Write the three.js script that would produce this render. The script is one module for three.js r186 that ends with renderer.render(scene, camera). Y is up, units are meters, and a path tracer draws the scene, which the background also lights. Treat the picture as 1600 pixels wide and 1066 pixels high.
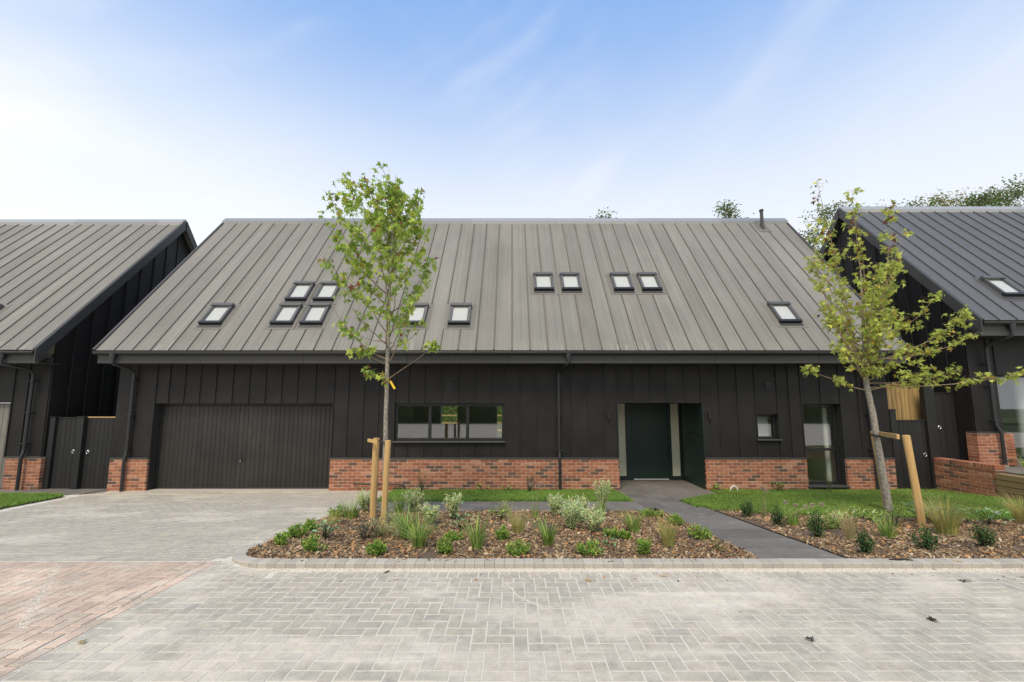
import * as THREE from 'three';
import { mergeGeometries } from 'three/addons/utils/BufferGeometryUtils.js';

// ------------------------------------------------------------------ camera, sky, sun, exposure
const scene = new THREE.Scene();
const CAMH = 2.11, CAMZ = 10.53;
const camera = new THREE.PerspectiveCamera(2 * Math.atan(559 / 650) * 180 / Math.PI, 1600 / 1118, 0.1, 400);
camera.position.set(0, CAMH, CAMZ);
camera.rotation.x = Math.atan(73 / 650);
camera.setViewOffset(1600, 1118, 0, 0, 1600, 1066);
camera.updateMatrixWorld(); camera.updateProjectionMatrix();
const renderer = new THREE.WebGLRenderer({ antialias: true });
renderer.toneMapping = THREE.LinearToneMapping;
renderer.toneMappingExposure = 1.52;
renderer.shadowMap.enabled = true;
const SUN = new THREE.Vector3(-0.16, 0.83, 0.48).normalize();
const sun = new THREE.DirectionalLight(new THREE.Color(1.0, 0.90, 0.70), 2.0);
sun.position.copy(SUN).multiplyScalar(60);
sun.castShadow = true; sun.shadow.radius = 40;
sun.shadow.mapSize.set(2048, 2048);
Object.assign(sun.shadow.camera, { left: -25, right: 25, top: 25, bottom: -25, near: 1, far: 140 });
scene.add(sun); scene.add(sun.target);

// ------------------------------------------------------------------ random numbers, noise, textures
function rngOf(seed) { let s = seed | 0; return () => { s = (s + 0x6d2b79f5) | 0; let t = Math.imul(s ^ (s >>> 15), 1 | s); t = (t + Math.imul(t ^ (t >>> 7), 61 | t)) ^ t; return ((t ^ (t >>> 14)) >>> 0) / 4294967296; }; }
const R = rngOf(7);
const rr = (a, b) => a + (b - a) * R();
const clamp = (x, a = 0, b = 1) => Math.min(b, Math.max(a, x));
const lerp = (a, b, t) => a + (b - a) * t;
const sstep = (a, b, x) => { const t = clamp((x - a) / (b - a)); return t * t * (3 - 2 * t); };
function hash(x, y, s) { let h = Math.imul(x, 374761393) ^ Math.imul(y, 668265263) ^ Math.imul(s, 1274126177); h = Math.imul(h ^ (h >>> 13), 1274126177); return ((h ^ (h >>> 16)) >>> 0) / 4294967296; }
function vnoise(x, y, px, py, s) {
  const xi = Math.floor(x), yi = Math.floor(y), fx = x - xi, fy = y - yi, u = fx * fx * (3 - 2 * fx), v = fy * fy * (3 - 2 * fy);
  const m = (a, p) => ((a % p) + p) % p;
  const a = hash(m(xi, px), m(yi, py), s), b = hash(m(xi + 1, px), m(yi, py), s), c = hash(m(xi, px), m(yi + 1, py), s), d = hash(m(xi + 1, px), m(yi + 1, py), s);
  return lerp(lerp(a, b, u), lerp(c, d, u), v);
}
function fbm(u, v, fx, fy, oct, s) { let a = 0, w = 0.5, t = 0; for (let i = 0; i < oct; i++) { a += w * vnoise(u * fx, v * fy, fx, fy, s + i * 17); t += w; w *= 0.55; fx *= 2; fy *= 2; } return a / t; }
const enc = (l) => { l = clamp(l); return Math.round(255 * (l <= 0.0031308 ? 12.92 * l : 1.055 * Math.pow(l, 1 / 2.4) - 0.055)); };
function tex(w, h, fn, repX = 1, repY = 1, data = false) {
  const d = new Uint8Array(w * h * 4);
  for (let y = 0; y < h; y++) for (let x = 0; x < w; x++) {
    let c = fn((x + 0.5) / w, (y + 0.5) / h); if (typeof c === 'number') c = [c, c, c];
    const o = (y * w + x) * 4;
    for (let k = 0; k < 3; k++) d[o + k] = data ? Math.round(255 * clamp(c[k])) : enc(c[k]);
    d[o + 3] = 255;
  }
  const t = new THREE.DataTexture(d, w, h); t.wrapS = t.wrapT = THREE.RepeatWrapping; t.magFilter = THREE.LinearFilter; t.minFilter = THREE.LinearMipmapLinearFilter; t.generateMipmaps = true;
  if (!data) t.colorSpace = THREE.SRGBColorSpace;
  t.repeat.set(repX, repY); t.needsUpdate = true; return t;
}

// sky: pale horizon, blue overhead, thin cloud, thickest on the sunny side
{
  const SKYK = 0.695, W = 1024, H = 512, d = new Float32Array(W * H * 4);
  for (let y = 0; y < H; y++) for (let x = 0; x < W; x++) {
    const u = (x + 0.5) / W, v = (y + 0.5) / H, el = (v - 0.5) * Math.PI, az = (u - 0.5) * 2 * Math.PI;
    const dir = new THREE.Vector3(Math.cos(az) * Math.cos(el), Math.sin(el), Math.sin(az) * Math.cos(el));
    const e = Math.max(0, el) * 180 / Math.PI, t = sstep(14, 62, e);
    let c = [lerp(0.84, 0.15, Math.pow(t, 0.62)), lerp(0.90, 0.365, Math.pow(t, 0.66)), lerp(0.97, 0.80, t)];
    // thin high cloud: a wide soft veil on the sunny side, faint wisps elsewhere
    const q = 1 / Math.max(0.10, dir.y + 0.10), cx = dir.x * q, cz = dir.z * q;
    const n1 = fbm((cx * 0.8 + cz * 0.25) / 16 + 0.5, (cz * 1.3 - cx * 0.2) / 16 + 0.5, 16, 16, 6, 201);
    const n2 = fbm((cx * 0.9 + cz * 0.5) / 16 + 0.3, (cz * 0.9 - cx * 0.5) / 16 + 0.7, 26, 12, 6, 251);
    const toSun = dir.x * -0.95 + dir.z * 0.1;
    const veil = sstep(0.28, 1.0, toSun * 0.92 + (n1 - 0.5) * 1.5 + (n2 - 0.5) * 0.5 + (30 - Math.min(e, 50)) * 0.018) * 0.96;
    const wu = u + 0.012 * fbm(u, v, 30, 20, 3, 311), wv = v - u + 0.02 * fbm(u, v, 24, 16, 4, 317);
    const n3 = fbm(wu, wv, 14, 60, 6, 331), n4 = fbm(u, v, 16, 12, 3, 337), n5 = fbm(wu, wv, 60, 110, 5, 341);
    const wisp = sstep(0.42, 0.82, n3 * 0.75 + n5 * 0.25) * sstep(0.34, 0.72, n4) * 0.34 + sstep(0.46, 0.80, n2) * 0.14;
    const cl = clamp(1 - (1 - veil) * (1 - wisp));
    const cw = 0.90 + 0.12 * n2 + 0.08 * Math.max(0, toSun);
    const hz = sstep(44, 13, e) * (0.80 - 0.45 * Math.max(0, dir.x)) * (0.86 + 0.28 * n4);
    for (let k = 0; k < 3; k++) { let val = lerp(c[k], cw, cl); val = lerp(val, [0.95, 0.965, 0.985][k] * (1 + 0.1 * Math.max(0, toSun)), hz * (1 - cl)); d[(y * W + x) * 4 + k] = val * SKYK; }
    d[(y * W + x) * 4 + 3] = 1;
  }
  const t = new THREE.DataTexture(d, W, H, THREE.RGBAFormat, THREE.FloatType);
  t.mapping = THREE.EquirectangularReflectionMapping; t.magFilter = THREE.LinearFilter; t.wrapS = THREE.RepeatWrapping; t.needsUpdate = true;
  scene.background = t; scene.environment = t;
}

// ------------------------------------------------------------------ geometry builder
const V = (x, y, z) => new THREE.Vector3(x, y, z);
class GB {
  constructor() { this.p = []; this.n = []; this.u = []; this.c = []; this.col = [1, 1, 1]; this.uvf = null; }
  tint(r, g, b) { this.col = Array.isArray(r) ? r : [r, g, b]; return this; }
  vert(p, n, uv, col) { this.p.push(p.x, p.y, p.z); this.n.push(n.x, n.y, n.z); this.u.push(uv[0], uv[1]); const c = col || this.col; this.c.push(c[0], c[1], c[2]); }
  uvOf(p, n) { if (this.uvf) return this.uvf(p, n); const ax = Math.abs(n.x), ay = Math.abs(n.y), az = Math.abs(n.z); return ay >= ax && ay >= az ? [p.x, p.z] : ax > az ? [p.z, p.y] : [p.x, p.y]; }
  tri(a, b, c, norms, uvs) {
    const n = V(0, 0, 0).crossVectors(b.clone().sub(a), c.clone().sub(a)); if (n.lengthSq() < 1e-16) return this; n.normalize();
    [a, b, c].forEach((p, i) => this.vert(p, norms ? norms[i] : n, uvs ? uvs[i] : this.uvOf(p, n))); return this;
  }
  quad(a, b, c, d, norms, uvs) { this.tri(a, b, c, norms && [norms[0], norms[1], norms[2]], uvs && [uvs[0], uvs[1], uvs[2]]); this.tri(a, c, d, norms && [norms[0], norms[2], norms[3]], uvs && [uvs[0], uvs[2], uvs[3]]); return this; }
  out(poly, ctr) { // convex polygon, turned to face away from ctr
    const n = V(0, 0, 0).crossVectors(poly[1].clone().sub(poly[0]), poly[2].clone().sub(poly[0])), m = poly[0].clone().sub(ctr); if (n.dot(m) < 0) poly = poly.slice().reverse();
    for (let i = 1; i + 1 < poly.length; i++) this.tri(poly[0], poly[i], poly[i + 1]); return this;
  }
  box(x0, x1, y0, y1, z0, z1, ch = 0) {
    const c = V((x0 + x1) / 2, (y0 + y1) / 2, (z0 + z1) / 2), h = [(x1 - x0) / 2, (y1 - y0) / 2, (z1 - z0) / 2];
    ch = Math.min(ch, h[0] * 0.9, h[1] * 0.9, h[2] * 0.9);
    const pt = (s, ax) => { const v = [0, 1, 2].map((k) => s[k] * (h[k] - (ch > 0 && k !== ax ? ch : 0))); return V(c.x + v[0], c.y + v[1], c.z + v[2]); };
    for (let ax = 0; ax < 3; ax++) for (const sg of [-1, 1]) {
      const o = [(ax + 1) % 3, (ax + 2) % 3], q = [[-1, -1], [1, -1], [1, 1], [-1, 1]].map(([a, b]) => { const s = [0, 0, 0]; s[ax] = sg; s[o[0]] = a; s[o[1]] = b; return pt(s, ax); });
      this.out(q, c);
    }
    if (ch > 0) {
      for (let ax = 0; ax < 3; ax++) { const o = [(ax + 1) % 3, (ax + 2) % 3]; for (const a of [-1, 1]) for (const b of [-1, 1]) { const S = (e) => { const s = [0, 0, 0]; s[ax] = e; s[o[0]] = a; s[o[1]] = b; return s; }; this.out([pt(S(-1), o[0]), pt(S(1), o[0]), pt(S(1), o[1]), pt(S(-1), o[1])], c); } }
      for (const a of [-1, 1]) for (const b of [-1, 1]) for (const e of [-1, 1]) this.out([pt([a, b, e], 0), pt([a, b, e], 1), pt([a, b, e], 2)], c);
    }
    return this;
  }
  prism(poly, dir) { // convex polygon (Vector3 list) swept along dir
    const top = poly.map((p) => p.clone().add(dir)), ctr = V(0, 0, 0); [...poly, ...top].forEach((p) => ctr.add(p)); ctr.multiplyScalar(1 / (2 * poly.length));
    this.out(poly, ctr); this.out(top, ctr); for (let i = 0; i < poly.length; i++) { const j = (i + 1) % poly.length; this.out([poly[i], poly[j], top[j], top[i]], ctr); } return this;
  }
  tube(pts, rad, sides = 8, cap = true) {
    pts = pts.map((p) => p.isVector3 ? p : V(...p)); const rOf = (i) => Array.isArray(rad) ? rad[i] : rad;
    let t0 = pts[1].clone().sub(pts[0]).normalize(), nrm = Math.abs(t0.y) < 0.9 ? V(0, 1, 0) : V(1, 0, 0); nrm.sub(t0.clone().multiplyScalar(nrm.dot(t0))).normalize();
    const rings = [], nr = []; let len = 0;
    for (let i = 0; i < pts.length; i++) {
      const t = pts[Math.min(i + 1, pts.length - 1)].clone().sub(pts[Math.max(i - 1, 0)]).normalize(); nrm.sub(t.clone().multiplyScalar(nrm.dot(t))).normalize(); const b = V(0, 0, 0).crossVectors(t, nrm);
      if (i) len += pts[i].distanceTo(pts[i - 1]);
      const ring = [], ns = []; for (let k = 0; k < sides; k++) { const a = k / sides * 2 * Math.PI, n = nrm.clone().multiplyScalar(Math.cos(a)).addScaledVector(b, Math.sin(a)); ns.push(n); ring.push(pts[i].clone().addScaledVector(n, rOf(i))); }
      rings.push({ ring, ns, len }); 
    }
    for (let i = 0; i + 1 < rings.length; i++) for (let k = 0; k < sides; k++) {
      const A = rings[i], B = rings[i + 1], k2 = (k + 1) % sides, r = Math.max(0.02, rOf(0)), s = 2 * Math.PI * r;
      this.quad(A.ring[k], A.ring[k2], B.ring[k2], B.ring[k], [A.ns[k], A.ns[k2], B.ns[k2], B.ns[k]], [[k / sides * s, A.len], [(k + 1) / sides * s, A.len], [(k + 1) / sides * s, B.len], [k / sides * s, B.len]]);
    }
    if (cap) for (const e of [0, rings.length - 1]) { const ctr = pts[e ? pts.length - 2 : 1]; this.out(rings[e].ring, ctr); }
    return this;
  }
  build() {
    const g = new THREE.BufferGeometry(); g.setAttribute('position', new THREE.Float32BufferAttribute(this.p, 3)); g.setAttribute('normal', new THREE.Float32BufferAttribute(this.n, 3));
    g.setAttribute('uv', new THREE.Float32BufferAttribute(this.u, 2)); g.setAttribute('color', new THREE.Float32BufferAttribute(this.c, 3)); return g;
  }
}
const taken = new Map();
const numbered = (n) => { const k = taken.get(n) || 0; taken.set(n, k + 1); return k ? n + '_' + String(k).padStart(3, '0') : n; };
function mesh(name, geo, m, parent) {
  const o = new THREE.Mesh(geo instanceof GB ? geo.build() : geo, m); o.name = parent ? name : numbered(name); o.castShadow = o.receiveShadow = true; (parent || scene).add(o); return o;
}
function group(name, parent) { const o = new THREE.Group(); o.name = parent ? name : numbered(name); (parent || scene).add(o); return o; }
function tag(o, label, category, grp, kind) { o.userData.label = label; o.userData.category = category; if (grp) o.userData.group = grp; if (kind) o.userData.kind = kind; return o; }
const structure = (o, label, category) => tag(o, label, category, null, 'structure');
const bx = (x0, x1, y0, y1, z0, z1, ch = 0, col) => { const g = new GB(); if (col) g.tint(col); return g.box(x0, x1, y0, y1, z0, z1, ch); };

// ------------------------------------------------------------------ materials
function mat(c, roughness, o = {}) { const m = new THREE.MeshPhysicalMaterial({ roughness, vertexColors: true, ...o }); m.color.setRGB(c[0], c[1], c[2]); return m; }
const grain = tex(256, 256, (u, v) => 0.72 + 0.28 * (0.5 * fbm(u, v, 32, 32, 3, 3) + 0.5 * hash(Math.floor(u * 256), Math.floor(v * 256), 5)));
const grainBump = tex(256, 256, (u, v) => 0.5 * fbm(u, v, 40, 40, 3, 13) + 0.5 * hash(Math.floor(u * 256), Math.floor(v * 256), 9), 1, 1, true);
const scaled = (t, r, r2 = r) => { const c = t.clone(); c.repeat.set(r, r2); c.needsUpdate = true; return c; };
// weathered roof sheet: streaks down the slope, pale lime streaks above the eaves
const roofTex = tex(1024, 1024, (u, v) => {
  const st = fbm(u, v, 96, 3, 4, 21), st2 = fbm(u, v, 220, 2, 2, 24), bl = fbm(u, v, 7, 6, 4, 27), gr = hash(Math.floor(u * 1024), Math.floor(v * 1024), 4);
  let k = 0.62 + 0.17 * (st - 0.5) + 0.15 * (st2 - 0.5) + 0.20 * (bl - 0.5) + 0.16 * (gr - 0.5);
  const lime = sstep(0.5, 0.75, fbm(u, v, 160, 5, 3, 41)) * sstep(0.42, 0.62, fbm(u, 0.3, 11, 1, 2, 45)) * (v < 0.02 + 0.05 * fbm(u, 0.7, 180, 1, 2, 44) ? 1 : 0);
  k = lerp(k, 1.0, lime * 0.75);
  return [k, k * 0.985, k * 0.955];
});
const wallTex = tex(512, 512, (u, v) => { const gr = hash(Math.floor(u * 512), Math.floor(v * 512), 2); const k = 0.60 + 0.55 * (fbm(u, v, 5, 3, 5, 61) - 0.5) + 0.40 * (fbm(u, v, 90, 90, 2, 64) - 0.5) + 0.20 * (gr - 0.5); const sp = sstep(0.965, 0.99, fbm(u, v, 60, 60, 1, 66)) * 0.5; return clamp(k + sp); });
const wallBump = tex(256, 256, (u, v) => fbm(u, v, 64, 64, 3, 71), 1, 1, true);
const paveTex = tex(1024, 1024, (u, v) => {
  const dust = sstep(0.48, 0.74, fbm(u, v, 9, 14, 6, 81)), fine = fbm(u, v, 150, 150, 3, 84), gr = hash(Math.floor(u * 1024), Math.floor(v * 1024), 6), st = sstep(0.55, 0.78, fbm(u * 1 + v * 0.35, v, 5, 40, 4, 86));
  const k = 0.60 + 0.22 * (fine - 0.5) + 0.16 * (gr - 0.5) + 0.20 * dust + 0.14 * st; return [k, k * 0.995, k * 0.98];
}, 1 / 7, 1 / 7);
const woodTex = tex(256, 512, (u, v) => { const g = fbm(u + 0.02 * fbm(u, v, 4, 8, 2, 91), v, 28, 3, 4, 92), k = 0.70 + 0.5 * (g - 0.5); const kn = sstep(0.80, 0.9, fbm(u, v, 6, 5, 2, 95)) * 0.3; return [k - kn * 0.6, (k - kn) * 0.97, (k - kn) * 0.92]; });
const barkTex = tex(256, 256, (u, v) => 0.55 + 0.8 * (fbm(u, v, 14, 22, 4, 97) - 0.5));
const slabTex = tex(512, 512, (u, v) => { const k = 0.66 + 0.4 * (fbm(u, v, 5, 5, 5, 101) - 0.5) + 0.2 * (fbm(u, v, 80, 80, 3, 104) - 0.5) + 0.25 * sstep(0.66, 0.8, fbm(u, v, 9, 9, 3, 107)); return k; }, 0.45, 0.45);
// garage boarding: grain, dull patches, and a film of dried splashes high on the door
const garageTex = tex(1024, 512, (u, v) => {
  const g = fbm(u, v, 260, 4, 3, 131), p = fbm(u, v, 7, 5, 4, 133), sp = hash(Math.floor(u * 1024), Math.floor(v * 512), 135), run = fbm(u, v, 220, 14, 2, 137);
  let k = 0.46 + 0.22 * (g - 0.5) + 0.42 * (p - 0.5) + 0.08 * (sp - 0.5);
  const m = sstep(0.42, 0.66, fbm(u, v, 5, 4, 4, 139) + 0.35 * (v - 0.72) + 0.25 * Math.exp(-Math.pow((u - 0.5) / 0.12, 2)) * (v > 0.6 ? 1 : 0)) * (u < 0.62 ? 1 : 0.15);
  k += m * (sp > 0.55 && run > 0.45 ? 0.42 : 0.02); return [k, k * 0.99, k * 0.97];
});
const M = {
  roof: mat([0.375, 0.355, 0.315], 0.62, { map: roofTex, specularIntensity: 0.6 }),
  // the newer sheet next door: no lime runs or dust on it yet
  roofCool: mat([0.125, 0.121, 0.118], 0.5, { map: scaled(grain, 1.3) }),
  wall: mat([0.033, 0.0285, 0.0255], 0.58, { map: scaled(wallTex, 0.6), bumpMap: scaled(wallBump, 2.5), bumpScale: 0.0012, specularIntensity: 0.7 }),
  sash: mat([0.115, 0.11, 0.105], 0.45, { map: scaled(grain, 2) }),
  rib: mat([0.03, 0.029, 0.028], 0.6, {}),
  trim: mat([0.070, 0.067, 0.063], 0.55, { map: scaled(grain, 1.2) }),
  ridge: mat([0.45, 0.435, 0.41], 0.35, { map: scaled(grain, 1.1), metalness: 0.35 }),
  black: mat([0.022, 0.022, 0.023], 0.42, { map: scaled(grain, 2) }),
  pipe: mat([0.03, 0.03, 0.031], 0.4, {}),
  mortar: mat([0.78, 0.64, 0.50], 0.95, { map: scaled(grain, 3), bumpMap: scaled(grainBump, 4), bumpScale: 0.003 }),
  brick: mat([1, 1, 1], 0.9, { map: scaled(grain, 4), bumpMap: scaled(grainBump, 5), bumpScale: 0.003 }),
  garage: mat([0.050, 0.046, 0.040], 0.5, { map: garageTex, clearcoat: 0.15, clearcoatRoughness: 0.45 }),
  gate: mat([0.026, 0.025, 0.025], 0.6, { map: scaled(woodTex, 2.5, 0.6) }),
  door: mat([0.018, 0.040, 0.033], 0.42, { map: scaled(grain, 2) }),
  chrome: mat([0.75, 0.75, 0.76], 0.18, { metalness: 1 }),
  white: mat([0.78, 0.78, 0.76], 0.6, {}),
  plaster: mat([0.62, 0.6, 0.55], 0.9, {}),
  innerDark: mat([0.18, 0.17, 0.16], 0.8, {}),
  floorIn: mat([0.28, 0.26, 0.24], 0.35, {}),
  blind: mat([0.66, 0.64, 0.59], 0.85, { map: scaled(grain, 3) }),
  film: mat([0.82, 0.80, 0.58], 0.35, { map: scaled(grain, 1) }),  // pale colour stands in for hallway light coming through the frosted sidelights
  pane: mat([0.93, 0.96, 0.94], 0.02, { transmission: 1, thickness: 0, ior: 2.5, vertexColors: false }),
  rooflight: mat([0.97, 0.98, 0.97], 0.03, { transmission: 1, thickness: 0, ior: 1.5, vertexColors: false }),
  pave: mat([0.77, 0.692, 0.585], 0.92, { map: paveTex, bumpMap: scaled(grainBump, 3), bumpScale: 0.002 }),
  sand: mat([0.87, 0.79, 0.675], 0.97, { map: scaled(grain, 1.3), bumpMap: scaled(grainBump, 6), bumpScale: 0.004 }),
  kerb: mat([0.56, 0.50, 0.43], 0.9, { map: scaled(grain, 2.2), bumpMap: scaled(grainBump, 4), bumpScale: 0.002 }),
  slab: mat([0.265, 0.235, 0.205], 0.75, { map: slabTex, bumpMap: scaled(grainBump, 3), bumpScale: 0.0015 }),
  soil: mat([0.22, 0.15, 0.10], 1, { map: scaled(grain, 1.7), bumpMap: scaled(grainBump, 2), bumpScale: 0.02 }),
  turf: mat([0.12, 0.17, 0.05], 1, { map: scaled(grain, 2) }),
  chip: mat([1, 1, 1], 0.95, { map: scaled(grain, 4) }),
  wood: mat([0.88, 0.57, 0.24], 0.8, { map: scaled(woodTex, 3, 0.7), bumpMap: scaled(grainBump, 2, 0.3), bumpScale: 0.002 }),
  board: mat([0.66, 0.45, 0.20], 0.85, { map: scaled(woodTex, 2.4, 0.6) }),
  bark: mat([0.60, 0.53, 0.43], 0.95, { map: scaled(barkTex, 3), bumpMap: scaled(barkTex, 4), bumpScale: 0.004 }),
  leaf: mat([1, 1, 1], 0.96, { transmission: 0.45, thickness: 0, side: THREE.DoubleSide, specularIntensity: 0.5 }),
  foliage: mat([1, 1, 1], 0.95, { transmission: 0.3, thickness: 0, side: THREE.DoubleSide, specularIntensity: 0.4 }),
  stemGreen: mat([0.16, 0.17, 0.07], 0.9, {}),
  yellow: mat([0.85, 0.52, 0.02], 0.5, {}),
};

// ------------------------------------------------------------------ the ground
const G = (z) => 0.45 * clamp((z - 0.2) / 5.75);
{ // one sheet to the horizon, a little below all that lies on it
  const g = new GB(), xs = [-180, -60, -30, -12, 0, 10.6, 30, 60, 180], zs = [-200, -80, -30, -8, 0.2, 2, 4, 5.95, 8, 12, 26, 27, 60, 150];
  for (let i = 0; i + 1 < xs.length; i++) for (let j = 0; j + 1 < zs.length; j++) { const P = (x, z) => V(x, G(z) - 0.07, z); g.quad(P(xs[i], zs[j]), P(xs[i], zs[j + 1]), P(xs[i + 1], zs[j + 1]), P(xs[i + 1], zs[j])); }
  structure(mesh('ground', g, mat([0.075, 0.10, 0.035], 1, { map: scaled(grain, 0.5) })), 'rough grassy ground under and beyond the houses', 'ground');
}
function inFrame(x, y, z, m = 1.0) { const v = V(x, y, z).project(camera); return Math.abs(v.x) < m && Math.abs(v.y) < m && v.z < 1; }
const eyeDist = (x, y, z) => Math.hypot(x - camera.position.x, y - camera.position.y, z - camera.position.z);

// block paving: every block its own geometry; the 300 that show largest are parts, the rest one part of kind stuff
function block(x0, x1, z0, z1, col) {
  const g = new GB().tint(col), j = 0.0022 + rr(0, 0.0022), c = 0.003, dy = rr(-0.0008, 0.0008), tx = rr(-0.0015, 0.0015), tz = rr(-0.0015, 0.0015);
  x0 += j + tx; x1 -= j - tx; z0 += j + tz; z1 -= j - tz;
  const T = (x, z) => V(x, G(z) + dy, z), B = (x, z) => V(x, G(z) - 0.005, z);
  const a = [T(x0 + c, z0 + c), T(x0 + c, z1 - c), T(x1 - c, z1 - c), T(x1 - c, z0 + c)], b = [B(x0, z0), B(x0, z1), B(x1, z1), B(x1, z0)];
  g.quad(a[0], a[1], a[2], a[3]); for (let i = 0; i < 4; i++) { const k = (i + 1) % 4; g.quad(a[k], a[i], b[i], b[k]); }
  return g.build();
}
function pave(parent, name, list, most = 300) {
  list.forEach((b) => { b.cx = (b.x0 + b.x1) / 2; b.cz = (b.z0 + b.z1) / 2; b.d = eyeDist(b.cx, G(b.cz), b.cz) + (inFrame(b.cx, G(b.cz), b.cz) ? 0 : 100); });
  list.sort((a, b) => a.d - b.d);
  const rest = [];
  list.forEach((b, i) => { const ge = block(b.x0, b.x1, b.z0, b.z1, b.col); if (i < most && b.d < 100) mesh(name, ge, M.pave, parent); else rest.push(ge); });
  if (rest.length) { const o = mesh(name + '_field', mergeGeometries(rest), M.pave, parent); o.userData.kind = 'stuff'; }
}
// herringbone of 200 x 100 blocks clipped to an area: cut blocks at its edges
function herringbone(ax0, ax1, az0, az1, ox, oz, colour, keep = () => true) {
  const u = 0.1, out = [], put = (x0, x1, z0, z1) => {
    const X0 = Math.max(x0, ax0), X1 = Math.min(x1, ax1), Z0 = Math.max(z0, az0), Z1 = Math.min(z1, az1);
    if (X1 - X0 < 0.025 || Z1 - Z0 < 0.025 || !keep((X0 + X1) / 2, (Z0 + Z1) / 2)) return; out.push({ x0: X0, x1: X1, z0: Z0, z1: Z1, col: colour(X0, Z0) });
  };
  const j0 = Math.floor((oz - az1) / u) - 2, j1 = Math.ceil((oz - az0) / u) + 2;
  for (let j = j0; j <= j1; j++) {
    const k0 = Math.floor(((ax0 - ox) / u - j) / 4) - 1, k1 = Math.ceil(((ax1 - ox) / u - j) / 4) + 1;
    for (let k = k0; k <= k1; k++) { const x = ox + (j + 4 * k) * u, z = oz - j * u; put(x, x + 2 * u, z - u, z); put(x + 3 * u, x + 4 * u, z - 2 * u, z); }
  }
  return out;
}
const PR = rngOf(91);
const greyBlock = () => { const t = 0.92 + 0.10 * PR(), w = PR(); return w < 0.5 ? [t, t * 0.98, t * 0.95] : w < 0.8 ? [t * 0.97, t * 0.985, t * 0.96] : [t * 0.95, t * 0.95, t * 0.95]; };
const redBlock = () => { const t = 0.9 + 0.18 * PR(), w = PR(); return w < 0.75 ? [t * 1.16, t * 0.98, t * 0.91] : [t * 1.10, t * 1.0, t * 0.95]; };
function bedding(x0, x1, zs) { const g = new GB(); for (let i = 0; i + 1 < zs.length; i++) g.quad(V(x0, G(zs[i]) - 0.0022, zs[i]), V(x0, G(zs[i + 1]) - 0.0022, zs[i + 1]), V(x1, G(zs[i + 1]) - 0.0022, zs[i + 1]), V(x1, G(zs[i]) - 0.0022, zs[i])); return g; }
const REDX = -3.13, REDZ = 5.87;
{
  const road = structure(mesh('road', bedding(REDX, 30, [5.86, 5.95, 26]), M.sand), 'road of pale grey herringbone block paving with sandy joints', 'road');
  const l = herringbone(REDX, 8.5, 5.87, 10.6, 0.012, 8.02, greyBlock, (x, z) => z > 6.3 || (x < -2.35 && Math.hypot(x + 2.5, z - 5.42) > 0.695));
  for (let x = -2.33; x < 8.4; x += 0.1) l.push({ x0: x, x1: x + 0.1, z0: 6.17, z1: 6.318, col: greyBlock() });
  pave(road, 'paving_block', l);
  const ramp = structure(mesh('red_paving', bedding(-30, REDX, [REDZ, 26]), M.sand), 'salmon red herringbone block paving across the driveway mouth', 'paving');
  const l2 = herringbone(-8.5, REDX - 0.1, REDZ + 0.004, 10.6, -0.055, 7.985, redBlock);
  for (let z = REDZ; z < 10.4; z += 0.2) l2.push({ x0: REDX - 0.1, x1: REDX - 0.002, z0: z + 0.004, z1: z + 0.2, col: redBlock() });
  pave(ramp, 'paving_block', l2);
  const drive = structure(mesh('driveway', bedding(-10.2, -2.86, [-0.3, 0.2, REDZ]), M.sand), 'dusty grey block paved driveway sloping down to the garage', 'driveway');
  const edgeX = (z) => z < 2.95 ? -2.9 : -3.13;
  const leftX = (z) => lerp(-10.05, -9.15, clamp((z - 0.2) / 2.6));
  const l3 = herringbone(-10.2, -2.9, -0.2, REDZ, -0.03, 5.87, greyBlock, (x, z) => x < edgeX(z) && x > leftX(z));
  pave(drive, 'paving_block', l3);
  const d2 = structure(mesh('neighbour_driveway', new GB().quad(V(-30, 0.3, 2.86), V(-30, G(REDZ) - 0.0045, REDZ), V(-10.2, G(REDZ) - 0.0045, REDZ), V(-10.2, 0.208, 2.86)), M.pave), 'grey paving reaching towards the house with the pale garage door', 'driveway');
}

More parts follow.
